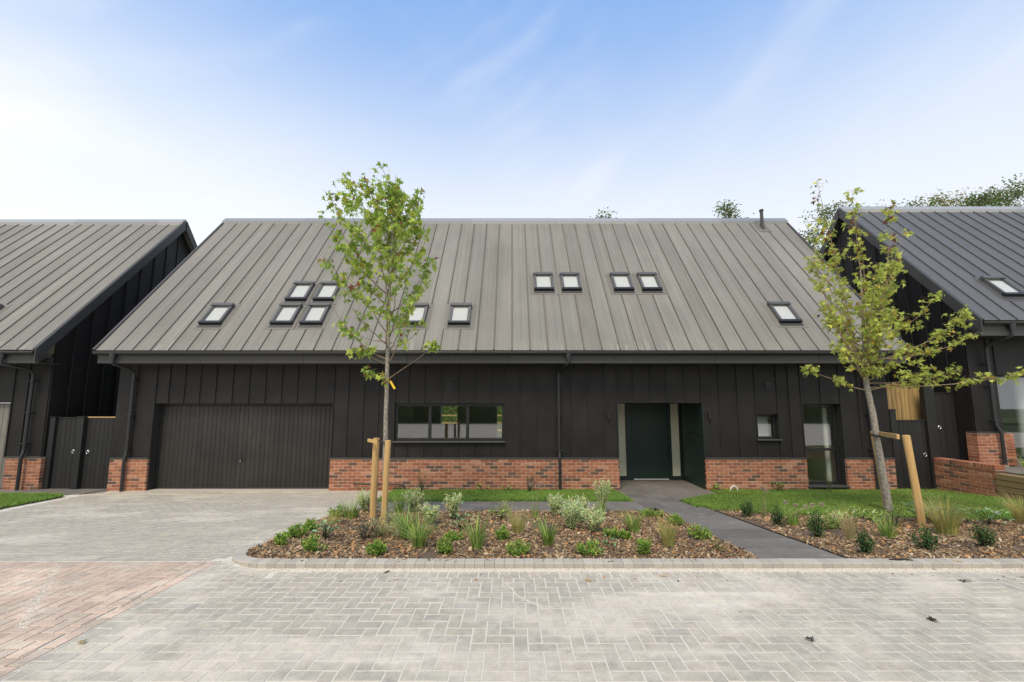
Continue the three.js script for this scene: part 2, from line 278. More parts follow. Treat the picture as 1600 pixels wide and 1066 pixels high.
// kerb round the planting beds
{
  const kerb = structure(group('kerb'), 'low grey kerb of small concrete blocks along the planting beds', 'kerb');
  const base = 0.45, path = [], ctr = [-2.5, 5.42], ro = 0.665;
  for (let x = 8.6; x > -2.5; x -= 0.1015) path.push({ x, z: ctr[1] + ro, nx: 0, nz: 1, l: 0.1, dir: [-1, 0], h: 0.052 });
  const na = 10; for (let i = 0; i < na; i++) { const a = (i + 0.5) / na * Math.PI / 2; path.push({ x: ctr[0] - Math.sin(a) * ro, z: ctr[1] + Math.cos(a) * ro, nx: -Math.sin(a), nz: Math.cos(a), l: ro * Math.PI / 2 / na - 0.002, dir: [-Math.cos(a), -Math.sin(a)], h: 0.052 - 0.03 * (i / na) }); }
  for (let z = ctr[1] - 0.05, i = 0; i < 24; z -= 0.1015, i++) path.push({ x: ctr[0] - ro, z, nx: -1, nz: 0, l: 0.1, dir: [0, -1], h: Math.max(0.006, 0.022 - 0.004 * i) });
  const KR = rngOf(5);
  path.forEach((s, i) => {
    const t = 0.86 + 0.2 * KR(), g = new GB().tint([t, t * 1.0, t * 0.985]), arc = s.nx !== 0 && s.nz !== 0, dep = 0.128, hl = s.l / 2, sh = arc ? (ro - dep) / ro : 1, j = KR() * 0.002, b = G(s.z - (s.nz > 0.5 ? 0.1 : 0)) - 0.0;
    const y0 = b - 0.03, yt = b + s.h + rr(-0.0012, 0.0012), P = (d, y, e, k) => V(s.x - s.nx * d + s.dir[0] * e * hl * k, y, s.z - s.nz * d + s.dir[1] * e * hl * k);
    const prof = [[0, y0], [0.004, yt - 0.008], [0.009, yt - 0.002], [0.014, yt], [dep, yt], [dep, y0]], A = prof.map(([d, y]) => P(d + j, y, -0.985, lerp(1, sh, d / dep))), B = prof.map(([d, y]) => P(d + j, y, 0.985, lerp(1, sh, d / dep))), c = P(dep / 2, (y0 + yt) / 2, 0, 1);
    for (let k = 0; k < 6; k++) { const m = (k + 1) % 6; g.out([A[k], A[m], B[m], B[k]], c); } g.out(A, c); g.out(B, c);
    mesh('kerb_block', g, M.kerb, kerb);
  });
  // washed-out grit along the kerb foot
  const gg = new THREE.IcosahedronGeometry(0.006, 0), n = 5200, im = new THREE.InstancedMesh(gg, mat([0.72, 0.64, 0.53], 0.95, { vertexColors: false }), n), m4 = new THREE.Matrix4(), q = new THREE.Quaternion();
  for (let i = 0; i < n; i++) { const w = Math.pow(R(), 1.8) * 0.16 * (0.6 + 0.8 * fbm(i / n, 0.4, 14, 1, 2, 8)); m4.compose(V(lerp(-2.6, 8.4, i / n + rr(-0.002, 0.002)), 0.4505, 6.075 + w), q.setFromEuler(new THREE.Euler(R() * 6, R() * 6, 0)), V(rr(0.5, 1.2), rr(0.4, 0.8), rr(0.5, 1.2))); im.setMatrixAt(i, m4); im.setColorAt(i, new THREE.Color().setRGB(...((k) => [k, k * 0.98, k * 0.95])(rr(0.75, 1.15)))); }
  im.name = 'grit';
  const lines = [[[-4.75, 5.95], [-4.15, 6.65], [-3.65, 7.25]], [[-0.06, 6.4], [0.04, 6.68], [0.16, 6.82], [0.32, 6.97]], [[-3.9, 5.55], [-3.45, 5.0], [-3.3, 4.3]]], nd = 1100, du = new THREE.InstancedMesh(gg, im.material, nd);
  for (let i = 0; i < nd; i++) { const L = lines[i % 12 < 7 ? 0 : i % 12 < 9 ? 1 : 2], t = R() * (L.length - 1.001), k = Math.floor(t), f = t - k, w = (L === lines[1] ? 0.012 : 0.15) * (R() + R() - 1), x = lerp(L[k][0], L[k + 1][0], f) + w, z = lerp(L[k][1], L[k + 1][1], f) + w * 0.6; m4.compose(V(x, G(z) + 0.0008, z), q.setFromEuler(new THREE.Euler(0, R() * 6, 0)), V(rr(0.5, 1.6), 0.22, rr(0.5, 1.6))); du.setMatrixAt(i, m4); const c = rr(0.85, 1.05); du.setColorAt(i, new THREE.Color().setRGB(c, c, c)); }
  du.name = 'sand_streak'; tag(du, 'thin pale streaks of sand swept over the paving', 'sand', null, 'stuff'); du.receiveShadow = true; scene.add(du); tag(im, 'pale loose grit along the foot of the kerb', 'grit', null, 'stuff'); im.receiveShadow = true; scene.add(im);
}

// slab paths
{
  const SR = rngOf(33);
  const slabs = (parent, list, y = 0.014) => list.forEach(([x0, x1, z0, z1]) => {
    const t = 0.84 + 0.34 * SR(), g = new GB().tint([t, t, t * (0.98 + 0.03 * SR())]), k = 0.0035, P = (x, z, dy) => V(x, G(z) + y + dy, z), e = rr(-0.002, 0.002), c = 0.004;
    x0 += k; x1 -= k; z0 += k; z1 -= k;
    const a = [P(x0 + c, z0 + c, e), P(x0 + c, z1 - c, e), P(x1 - c, z1 - c, e), P(x1 - c, z0 + c, e)], b = [P(x0, z0, -c), P(x0, z1, -c), P(x1, z1, -c), P(x1, z0, -c)], d = [P(x0, z0, -0.03), P(x0, z1, -0.03), P(x1, z1, -0.03), P(x1, z0, -0.03)];
    const off = [SR() * 3, SR() * 3]; g.uvf = (p) => [p.x + off[0], p.z + off[1]];
    g.quad(...a); for (let i = 0; i < 4; i++) { const m = (i + 1) % 4; g.quad(a[m], a[i], b[i], b[m]); g.quad(b[m], b[i], d[i], d[m]); }
    mesh('paving_slab', g, M.slab, parent);
  });
  const joint = mat([0.30, 0.28, 0.25], 1, { map: scaled(grain, 3) });
  const bed = (x0, x1, zs) => { const g = new GB(); for (let i = 0; i + 1 < zs.length; i++) g.quad(V(x0, G(zs[i]) + 0.006, zs[i]), V(x0, G(zs[i + 1]) + 0.006, zs[i + 1]), V(x1, G(zs[i + 1]) + 0.006, zs[i + 1]), V(x1, G(zs[i]) + 0.006, zs[i])); return g; };
  const p1 = structure(mesh('entrance_path', bed(2.67, 3.6, [2.5, 5.94]), joint), 'dark slate slab path from the kerb towards the front door', 'path');
  let l = []; [2.5, 3.12, 3.73, 4.34, 4.95, 5.45, 5.945].forEach((z, i, a) => { if (i) l.push([2.67, 3.6, a[i - 1], z]); }); slabs(p1, l, 0.02);
  const p2 = structure(mesh('doorstep_paving', bed(2.55, 4.8, [-1.4, 0.2, 0.56]), joint), 'dark slate slabs under the porch and before the front door', 'paving');
  l = []; [[-1.38, -0.8], [-0.8, -0.2], [-0.2, 0.56]].forEach(([z0, z1], r) => { const xs = [[2.6, 3.05, 3.65, 4.25, 4.8], [2.6, 3.35, 3.95, 4.8], [2.55, 3.15, 3.75, 4.8]][r]; xs.forEach((x, i) => { if (i) l.push([xs[i - 1], x, z0, z1]); }); }); slabs(p2, l);
  const p3 = structure(mesh('front_walk', bed(2.5, 3.46, [0.56, 2.5]), joint), 'short slate slab walk between the two lawns', 'path');
  l = []; [0.56, 1.2, 1.85, 2.5].forEach((z, i, a) => { if (i) { const m = [2.95, 3.1, 2.9][i - 1]; l.push([2.5, m, a[i - 1], z], [m, 3.46, a[i - 1], z]); } }); slabs(p3, l);
  mesh('paving_slab', new GB().prism([V(3.463, G(0.57) + 0.015, 0.566), V(4.79, G(0.57) + 0.015, 0.566), V(3.463, G(1.58) + 0.015, 1.58)], V(0, -0.03, 0)), M.slab, p3);
  const p4 = structure(mesh('side_path', bed(-2.8, 2.5, [1.74, 2.96]), joint), 'slate slab path between the lawn and the planting bed', 'path');
  l = []; for (let r = 0; r < 2; r++) for (let x = -2.8 - 0.3 * r; x < 2.45; x += 0.6) l.push([Math.max(-2.8, x), Math.min(2.5, x + 0.6), 1.74 + 0.61 * r, 2.35 + 0.61 * r]); slabs(p4, l);
  const p5 = structure(mesh('gate_path', new GB().quad(V(-12.6, -0.002, -0.3), V(-12.6, 0.03, 0.75), V(-9.75, 0.03, 0.75), V(-9.95, -0.002, -0.3)), joint), 'grey slabs in front of the pair of black gates', 'path');
  l = []; for (let x = -12.6; x < -10; x += 0.8) l.push([x, Math.min(-9.98, x + 0.8), -0.25, 0.62]); slabs(p5, l, 0.02);
}

// lawns and planting beds
const inPoly = (x, z, p) => { let c = false; for (let i = 0, j = p.length - 1; i < p.length; j = i++) if ((p[i][1] > z) !== (p[j][1] > z) && x < (p[j][0] - p[i][0]) * (z - p[i][1]) / (p[j][1] - p[i][1]) + p[i][0]) c = !c; return c; };
function sheet(name, poly, m, dy, lift = 0) {
  const tris = THREE.ShapeUtils.triangulateShape(poly.map(([x, z]) => new THREE.Vector2(x, z)), []), g = new GB();
  for (const t of tris) { const [a, b, c] = t.map((i) => V(poly[i][0], G(poly[i][1]) + dy + lift, poly[i][1])); const n = V(0, 0, 0).crossVectors(b.clone().sub(a), c.clone().sub(a)); n.y > 0 ? g.tri(a, b, c) : g.tri(a, c, b); }
  return mesh(name, g, m);
}
const arc = (cx, cz, r, a0, a1, n) => Array.from({ length: n + 1 }, (_, i) => { const a = lerp(a0, a1, i / n); return [cx + Math.cos(a) * r, cz + Math.sin(a) * r]; });
const lawnL = [[-2.88, 0.06], [2.5, 0.06], [2.48, 1.72], [-2.78, 1.72]];
const lawnR = [[4.82, 0.06], [10.42, 0.06], [10.42, 3.5], [8.6, 3.62], [7.6, 3.78], [6.8, 3.74], [5.9, 3.55], [5.2, 3.42], [4.6, 3.3], [4.1, 3.12], [3.66, 2.75], [3.5, 2.4], [3.5, 1.62], [3.9, 1.3], [4.4, 0.9], [4.8, 0.6]];
const lawnN = [[-30, 0.85], [-10.3, 0.82], [-9.95, 1.0], [-9.86, 1.25], [-9.5, 2.4], [-9.3, 2.86], [-30, 2.86]];
const bedL = [[2.65, 2.98], [2.65, 5.955], ...arc(-2.5, 5.42, 0.535, Math.PI / 2, Math.PI, 8), [-3.035, 4.5], [-3.0, 2.98]];
const bedR = [[3.62, 2.85], [3.62, 5.955], [12, 5.955], [12, 3.5], [10.42, 3.5], [8.6, 3.62], [7.6, 3.78], [6.8, 3.74], [5.9, 3.55], [5.2, 3.42], [4.6, 3.3], [4.1, 3.12], [3.72, 2.85]];
structure(sheet('lawn', lawnL, M.turf, 0.008), 'strip of lawn under the long window', 'lawn');
structure(sheet('lawn', lawnR, M.turf, 0.008), 'wide lawn below the tall window and the single gate', 'lawn');
structure(sheet('lawn', lawnN, M.turf, 0.02), 'corner of the lawn before the neighbouring pale garage door', 'lawn');
structure(sheet('planting_bed', bedL, M.soil, 0.025), 'bark mulched planting bed between the driveway and the slate path', 'planting bed');
structure(sheet('planting_bed', bedR, M.soil, 0.025), 'bark mulched planting bed in front of the wide lawn', 'planting bed');
function bladeTuft(n, h, w, spread) {
  const g = new GB(), r = rngOf(n * 31);
  for (let i = 0; i < n; i++) {
    const a = r() * 6.283, d = Math.sqrt(r()) * spread, b = V(Math.cos(a) * d, 0, Math.sin(a) * d), l = h * (0.55 + 0.6 * r()), ln = (0.15 + 0.5 * r()) * l, a2 = r() * 6.283, t = V(b.x + Math.cos(a2) * ln, l, b.z + Math.sin(a2) * ln), s = V(-Math.sin(a2), 0, Math.cos(a2)).multiplyScalar(w / 2), k = 0.75 + 0.5 * r(), y = r() < 0.10 ? 1 : 0;
    g.tint(y ? [k * 1.9, k * 1.15, k * 1.1] : [k, k, k]); const m = b.clone().lerp(t, 0.55); m.y = l * 0.62;
    g.quad(b.clone().sub(s), b.clone().add(s), m.clone().add(s.clone().multiplyScalar(0.8)), m.clone().sub(s.clone().multiplyScalar(0.8))); g.tri(m.clone().sub(s.clone().multiplyScalar(0.8)), m.clone().add(s.clone().multiplyScalar(0.8)), t);
  }
  return g.build();
}
function scatterGrass(name, label, poly, lift, dens) {
  const xs = poly.map((p) => Math.max(-14, p[0])), zs = poly.map((p) => p[1]), x0 = Math.min(...xs), x1 = Math.max(...xs), z0 = Math.min(...zs), z1 = Math.max(...zs);
  const N = Math.round((x1 - x0) * (z1 - z0) * dens), pts = []; for (let i = 0; i < N; i++) { const x = rr(x0, x1), z = rr(z0, z1); if (inPoly(x, z, poly)) pts.push([x, z]); }
  const im = new THREE.InstancedMesh(bladeTuft(8, 0.062, 0.008, 0.03), mat([0.26, 0.42, 0.08], 0.95, { transmission: 0.3, side: THREE.DoubleSide, specularIntensity: 0.4 }), pts.length), m4 = new THREE.Matrix4(), q = new THREE.Quaternion();
  pts.forEach(([x, z], i) => { const pa = fbm(x / 12 + 0.5, z / 12 + 0.5, 14, 14, 3, 3), s = rr(0.7, 1.15) * (0.8 + 0.45 * pa); m4.compose(V(x, G(z) + lift, z), q.setFromAxisAngle(V(0, 1, 0), R() * 6.28), V(rr(0.9, 1.3), s, rr(0.9, 1.3))); im.setMatrixAt(i, m4); const k = 0.6 + 0.6 * pa + rr(-0.28, 0.28); im.setColorAt(i, new THREE.Color().setRGB(k * (0.85 + 0.4 * fbm(x / 12, z / 12, 9, 9, 2, 15)), k, k)); });
  im.name = numbered(name); tag(im, label, 'grass', null, 'stuff'); im.castShadow = im.receiveShadow = true; scene.add(im);
}
scatterGrass('grass', 'short green grass of the strip under the long window', lawnL, 0.006, 1150);
scatterGrass('grass', 'short green grass of the wide lawn below the tall window', lawnR, 0.006, 1000);
scatterGrass('grass', 'bright short grass before the neighbouring pale garage door', lawnN, 0.018, 1200);
function chips(label, poly, dens, xmax) {
  const xs = poly.map((p) => Math.min(xmax, p[0])), zs = poly.map((p) => p[1]), x0 = Math.min(...xs), x1 = Math.max(...xs), z0 = Math.min(...zs), z1 = Math.max(...zs), pts = [];
  const N = Math.round((x1 - x0) * (z1 - z0) * dens); for (let i = 0; i < N; i++) { const x = rr(x0, x1), z = rr(z0, z1); if (inPoly(x, z, poly) && fbm(x / 12 + 0.5, z / 12 + 0.5, 26, 26, 3, 23) > 0.25 + 0.16 * R()) pts.push([x, z]); }
  for (let i = 0; i < 90; i++) pts.push([rr(Math.max(x0, -2.4), x1), R() < 0.6 ? rr(5.96, 6.05) : rr(6.11, 6.4)]);
  const g = new GB(), pr = [[-0.5, -0.35], [0.3, -0.5], [0.55, 0.2], [0.05, 0.5], [-0.45, 0.3]]; g.prism(pr.map(([a, b], i) => V(a, 0.05 * (i % 2), b * 0.55)), V(0.04, 0.22, 0)); 
  const im = new THREE.InstancedMesh(g.build(), M.chip, pts.length), m4 = new THREE.Matrix4(), q = new THREE.Quaternion();
  const cols = [[0.30, 0.205, 0.115], [0.19, 0.125, 0.075], [0.085, 0.06, 0.042], [0.42, 0.29, 0.16], [0.56, 0.41, 0.24], [0.54, 0.27, 0.11], [0.26, 0.17, 0.10], [0.64, 0.48, 0.31]];
  pts.forEach(([x, z], i) => {
    const big = R() < 0.035, s = big ? rr(0.045, 0.075) : 0.008 + 0.026 * Math.pow(R(), 1.6), pa = fbm(x / 12 + 0.5, z / 12 + 0.5, 20, 20, 3, 19); const spill = z > 5.957; m4.compose(V(x, spill ? (z < 6.075 ? 0.5025 : 0.4515) : G(z) + 0.022 + R() * 0.022, z), q.setFromEuler(new THREE.Euler(spill ? 0 : rr(-0.7, 0.7), R() * 6.28, spill ? 0 : rr(-0.7, 0.7))), V(s, s * rr(0.3, 0.8), s * rr(0.6, 1.1))); im.setMatrixAt(i, m4);
    const c = cols[Math.floor(clamp(R() * 0.75 + pa * 0.5 - 0.12) * 7.99)], k = rr(0.75, 1.3); im.setColorAt(i, new THREE.Color().setRGB(c[0] * k, c[1] * k, c[2] * k));
  });
  im.name = numbered('bark_mulch'); tag(im, label, 'mulch', null, 'stuff'); im.castShadow = im.receiveShadow = true; scene.add(im);
}
chips('bark chips on the bed between the driveway and the path', bedL, 4200, 99);
chips('bark chips on the bed in front of the wide lawn', bedR, 3600, 9.5);

// ------------------------------------------------------------------ brickwork
const brickCache = new Map(), BR = rngOf(404);
const tones = [[0.45, 0.168, 0.085], [0.50, 0.198, 0.10], [0.40, 0.145, 0.075], [0.53, 0.225, 0.12], [0.36, 0.13, 0.07], [0.47, 0.18, 0.095], [0.21, 0.11, 0.072], [0.165, 0.092, 0.064], [0.29, 0.13, 0.078], [0.58, 0.28, 0.165]];
function brickGeo(len, h, dep, tone) {
  const key = [Math.round(len * 200), Math.round(h * 1000), Math.round(dep * 1000), tone].join('|');
  if (!brickCache.has(key)) { const g = new GB().tint(tones[tone]), o = [BR() * 3, BR() * 3]; g.uvf = (p, n) => { const b = Math.abs(n.z) > 0.6 ? [p.x, p.y] : Math.abs(n.x) > 0.6 ? [p.z, p.y] : [p.x, p.z]; return [b[0] + o[0], b[1] + o[1]]; }; g.box(-len / 2, len / 2, 0, h, -dep, 0, 0.004); brickCache.set(key, g.build()); }
  return brickCache.get(key);
}
const pickTone = () => { const w = BR(); return w < 0.74 ? Math.floor(BR() * 6) : w < 0.93 ? 6 + Math.floor(BR() * 3) : 9; };
// stretcher bond on a face: o = lower corner, n = outward normal; returns the bricks as records
function layBricks(o, n, len, courses, h0 = 0) {
  const out = [], u = V(0, 0, 0).crossVectors(V(0, 1, 0), n), rot = Math.atan2(n.x, n.z);
  for (let c = 0; c < courses; c++) {
    let x = c % 2 ? -0.1125 : 0;
    while (x < len - 0.02) {
      const a = Math.max(0, x), b = Math.min(len, x + 0.215); if (b - a > 0.03) out.push({ L: Math.round((b - a) * 200) / 200, h: 0.065, dep: 0.06, pos: o.clone().addScaledVector(u, (a + b) / 2).add(V(0, h0 + c * 0.075 + 0.005, 0)).addScaledVector(n, rr(-0.0015, 0.0015)), rot, tone: pickTone() }); x += 0.225;
    }
  }
  return out;
}
function soldierCourse(o, n, len, h, dep) { const out = [], u = V(0, 0, 0).crossVectors(V(0, 1, 0), n), rot = Math.atan2(n.x, n.z), k = Math.round(len / 0.075); for (let i = 0; i < k; i++) out.push({ L: 0.065, h, dep, pos: o.clone().addScaledVector(u, (i + 0.5) * len / k), rot, tone: pickTone() }); return out; }
function placeBricks(parent, list, most) {
  list.forEach((b) => (b.d = eyeDist(b.pos.x, b.pos.y, b.pos.z))); const byD = list.slice().sort((a, b) => a.d - b.d), keep = new Set(byD.slice(0, most)), rest = [];
  for (const b of list) { const g = brickGeo(b.L, b.h, b.dep, b.tone); if (keep.has(b)) { const m = mesh('brick', g, M.brick, parent); m.position.copy(b.pos); m.rotation.y = b.rot; } else { const c = g.clone(); c.applyMatrix4(new THREE.Matrix4().compose(b.pos, new THREE.Quaternion().setFromAxisAngle(V(0, 1, 0), b.rot), V(1, 1, 1))); rest.push(c); } }
  if (rest.length) { const o = mesh('brick_field', mergeGeometries(rest), M.brick, parent); o.userData.kind = 'stuff'; }
}

// ------------------------------------------------------------------ roofs
// front slope from the eaves edge (ey, ez) to the ridge (ry, rz); S(x, s, n): a point s metres up the slope, n proud of it
function makeRoof(house, { x0, x1, ey, ez, ry, rz, phase = 0, pitch = 0.436, m = M.roof, lights = [], gable = 0, seed = 1 }) {
  const L = Math.hypot(ry - ey, ez - rz), a = Math.atan2(ry - ey, ez - rz), ca = Math.cos(a), sa = Math.sin(a), rg = rngOf(seed);
  const S = (x, s, n = 0) => V(x, ey + sa * s + ca * n, ez - ca * s + sa * n), roof = group('roof', house);
  const slopeBox = (g, xa, xb, s0, s1, n0, n1) => { const q = [S(xa, s0, n0), S(xb, s0, n0), S(xb, s1, n0), S(xa, s1, n0)], w = V(0, ca, sa).multiplyScalar(n1 - n0); return g.prism(q, w); };
  mesh('roof_deck', slopeBox(new GB(), x0 + 0.02, x1 - 0.02, 0.03, L - 0.1, -0.12, -0.026), m, roof);
  const back = 2 * rz - ez; mesh('rear_slope', new GB().prism([V(x0, ry, rz), V(x1, ry, rz), V(x1, ey, back), V(x0, ey, back)], V(0, -0.1, 0.0)), m, roof);
  const xs = [x0]; for (let k = Math.ceil((x0 + 0.12 - phase) / pitch); phase + k * pitch < x1 - 0.12; k++) xs.push(phase + k * pitch); xs.push(x1);
  for (let i = 0; i + 1 < xs.length; i++) {
    const t = 0.93 + 0.14 * rg(), g = new GB().tint([t, t * (0.99 + 0.02 * rg()), t * (0.98 + 0.03 * rg())]), du = rg() * 0.3; g.uvf = (p) => [p.x / 5.2 + du, clamp((p.y - ey) / (ry - ey)) * 0.985 + 0.004];
    const b = rg() * 0.002; slopeBox(g, xs[i] + (i ? 0.017 : 0.004), xs[i + 1] - 0.017, 0, L - 0.02, -0.025, -b); mesh('roof_panel', g, m, roof);
    if (i) { // standing seam, interrupted round the roof windows
      const cuts = lights.filter((l) => xs[i] > l[0] - 0.17 && xs[i] < l[0] + l[2] + 0.17).map((l) => [l[1] - 0.20, l[1] + l[3] + 0.12]).sort((p, q) => p[0] - q[0]); let s = 0.012; const segs = []; for (const [c0, c1] of cuts) { if (c0 > s) segs.push([s, c0]); s = Math.max(s, c1); } segs.push([s, L - 0.06]);
      for (const [s0, s1] of segs) { const sg = new GB(); sg.uvf = (p) => [p.x / 5.2, clamp((p.y - ey) / (ry - ey)) * 0.985 + 0.004]; mesh('seam', slopeBox(sg, xs[i] - 0.005, xs[i] + 0.005, s0, s1, -0.024, 0.026), m, roof); }
    }
  }
  // ridge capping in lengths
  for (let x = x0 - 0.02; x < x1; x += 2.9) {
    const e = Math.min(x1 + 0.02, x + 2.896), t = 0.85 + 0.3 * rg(), g = new GB().tint([t, t, t]), f = 0.24, z = rz;
    g.prism([V(x, ry + 0.085 + rg() * 0.006, z), V(x, ry + 0.085 - f * sa * 0.9, z + f * ca * 0.95 + 0.02), V(x, ry - f * sa - 0.03, z + f * ca), V(x, ry - 0.04, z)], V(e - x, 0, 0)); g.prism([V(x, ry + 0.085, z), V(x, ry + 0.085 - f * sa * 0.9, z - f * ca * 0.95 - 0.02), V(x, ry - f * sa - 0.03, z - f * ca), V(x, ry - 0.04, z)], V(e - x, 0, 0)); mesh('ridge_cap', g, M.ridge, roof);
  }
  // verge strip at both ends
  for (const x of [x0, x1]) mesh('verge_strip', slopeBox(new GB(), x - 0.03, x + 0.03, 0, L, -0.11, 0.032), M.trim, roof);
  if (gable) { // deep barge boards in lengths on the gable that shows
    const gx = gable > 0 ? x1 : x0, w = 0.34, tn = sa / ca;
    const cutsAt = [0, 0.34, 0.56, 0.78, 0.985]; for (let i = 0; i + 1 < cutsAt.length; i++) for (const side of [1, -1]) { const s0 = cutsAt[i] * L + 0.003, s1 = (i === 3 ? L : cutsAt[i + 1] * L) - (i === 3 ? 0 : 0.003), P = (s, d) => { const p = S(gx, s, 0.03); p.y -= d; if (side < 0) p.z = 2 * rz - p.z; return p; }, t = 0.9 + 0.2 * rg(), h = w / 1.0; const hh = i === 0 && s0 < 0.01 ? 1 : 1; mesh('barge_board', new GB().tint([t, t, t]).prism([P(s0, 0), P(s1, 0), P(s1, h), P(s0, h)].map((p) => p.add(V(gable * 0.034, 0, 0))), V(gable * 0.026, 0, 0)), M.trim, roof); }
  }
  // roof windows: frame, hood, pane, blind and lead-grey flashing
  lights.forEach(([x, s, w, h]) => {
    const k = group('skylight', house), fw = 0.055, n1 = 0.085; const fl = new GB().tint([0.80, 0.8, 0.8]); fl.uvf = (p) => [p.x / 5.2, 0.3 + p.y * 0.1];
    slopeBox(fl, x - 0.12, x + w + 0.12, s - 0.17, s + h + 0.10, 0, 0.006); mesh('flashing', fl, m, k);
    const ap = new GB(); slopeBox(ap, x - 0.02, x + w + 0.02, s - 0.10, s - 0.002, 0.006, 0.016); mesh('apron', ap, M.trim, k);
    const bar = (xa, xb, sa_, sb, nb, nm, mm = M.black) => mesh(nm, slopeBox(new GB(), xa, xb, sa_, sb, 0.004, nb), mm, k);
    bar(x, x + fw, s + 0.06, s + h, n1, 'frame_stile', M.sash); bar(x + w - fw, x + w, s + 0.06, s + h, n1, 'frame_stile', M.sash); bar(x - 0.008, x + w + 0.008, s, s + 0.075, n1 + 0.002, 'bottom_rail'); bar(x - 0.012, x + w + 0.012, s + h - 0.085, s + h + 0.012, n1 + 0.03, 'top_hood', M.sash);
    const ins = new GB(); const iw = 0.02; slopeBox(ins, x + fw, x + fw + iw, s + 0.075, s + h - 0.085, 0.03, 0.072); slopeBox(ins, x + w - fw - iw, x + w - fw, s + 0.075, s + h - 0.085, 0.03, 0.072); slopeBox(ins, x + fw + iw, x + w - fw - iw, s + 0.075, s + 0.095, 0.03, 0.072); mesh('sash', ins, M.sash, k);
    mesh('blind', slopeBox(new GB(), x + fw, x + w - fw, s + 0.07, s + h - 0.08, 0.018, 0.034), M.blind, k);
    const q = new GB().quad(S(x + fw, s + 0.07, 0.06), S(x + w - fw, s + 0.07, 0.06), S(x + w - fw, s + h - 0.08, 0.06), S(x + fw, s + h - 0.08, 0.06)); mesh('pane', q, M.rooflight, k);
  });
  return { roof, S, L };
}
// box eaves with fascia and gutter
function makeEaves(house, x0, x1, ey, ez, wallZ, fb) {
  const joints = []; for (let x = x0; x < x1 - 0.3; x += 2.5) joints.push(x); joints.push(x1);
  for (let i = 0; i + 1 < joints.length; i++) mesh('fascia_board', bx(joints[i] + 0.002, joints[i + 1] - 0.002, fb, ey - 0.045, ez - 0.11, ez - 0.085, 0.003, [0.92 + 0.16 * R(), 1, 1].map((v, k, a) => a[0])), M.trim, house);
  mesh('soffit', bx(x0, x1, fb + 0.012, fb + 0.03, wallZ - 0.05, ez - 0.11), M.trim, house);
  const g = new GB(), r = 0.058, cy = ey - 0.055, cz = ez - 0.02, N = 8, pts = []; for (let i = 0; i <= N; i++) { const a = Math.PI + i / N * Math.PI; pts.push([cy + Math.sin(a) * r, cz - Math.cos(a) * r]); }
  for (let i = 0; i < N; i++) { const [y0, z0] = pts[i], [y1, z1] = pts[i + 1]; g.quad(V(x0 - 0.02, y0, z0), V(x1 + 0.02, y0, z0), V(x1 + 0.02, y1, z1), V(x0 - 0.02, y1, z1)); }
  for (const x of [x0 - 0.02, x1 + 0.02]) { const p = pts.map(([y, z]) => V(x, y, z)); for (let i = 1; i + 1 < p.length; i++) g.tri(p[0], p[i], p[i + 1]); }
  const gut = mesh('gutter', g, mat([0.03, 0.03, 0.031], 0.4, { side: THREE.DoubleSide }), house);
  mesh('rim', new GB().tube([[x0 - 0.02, cy + 0.004, cz + r], [x1 + 0.02, cy + 0.004, cz + r]], 0.007, 6), mat([0.16, 0.16, 0.155], 0.35, { metalness: 0.4 }), gut);
  for (let x = x0 + 1.6; x < x1; x += 3.1) mesh('gutter_joint', new GB().tube([[x - 0.04, cy - r - 0.001, cz], [x + 0.04, cy - r - 0.001, cz]], 0.012, 6), M.pipe, gut);
}
function downpipe(house, pts, brackets, r = 0.036) {
  const fine = []; for (let i = 0; i < pts.length; i++) { const p = V(...pts[i]); if (i === 0 || i === pts.length - 1) { fine.push(p); continue; } const a = V(...pts[i - 1]), b = V(...pts[i + 1]), k = 0.05; for (const t of [0, 0.33, 0.66, 1]) { const q = p.clone().addScaledVector(a.clone().sub(p).normalize(), k * (1 - t)), w = p.clone().addScaledVector(b.clone().sub(p).normalize(), k * t); fine.push(q.lerp(w, t)); } }
  const g = new GB().tube(fine, r, 12), o = mesh('downpipe', g, M.pipe, house), p0 = V(...pts[0]);
  mesh('outlet', new GB().tube([p0.clone().add(V(0, 0.07, 0)), p0.clone().add(V(0, 0.03, 0)), p0.clone().add(V(0, -0.05, 0)), p0.clone().add(V(0, -0.07, 0))], [0.075, 0.075, 0.05, 0.042], 10), M.pipe, o);
  for (const [x, y, z] of brackets) mesh('bracket', bx(x - 0.065, x + 0.065, y - 0.012, y + 0.012, z - 0.085, z + 0.040, 0.003), M.pipe, o);
  return o;
}
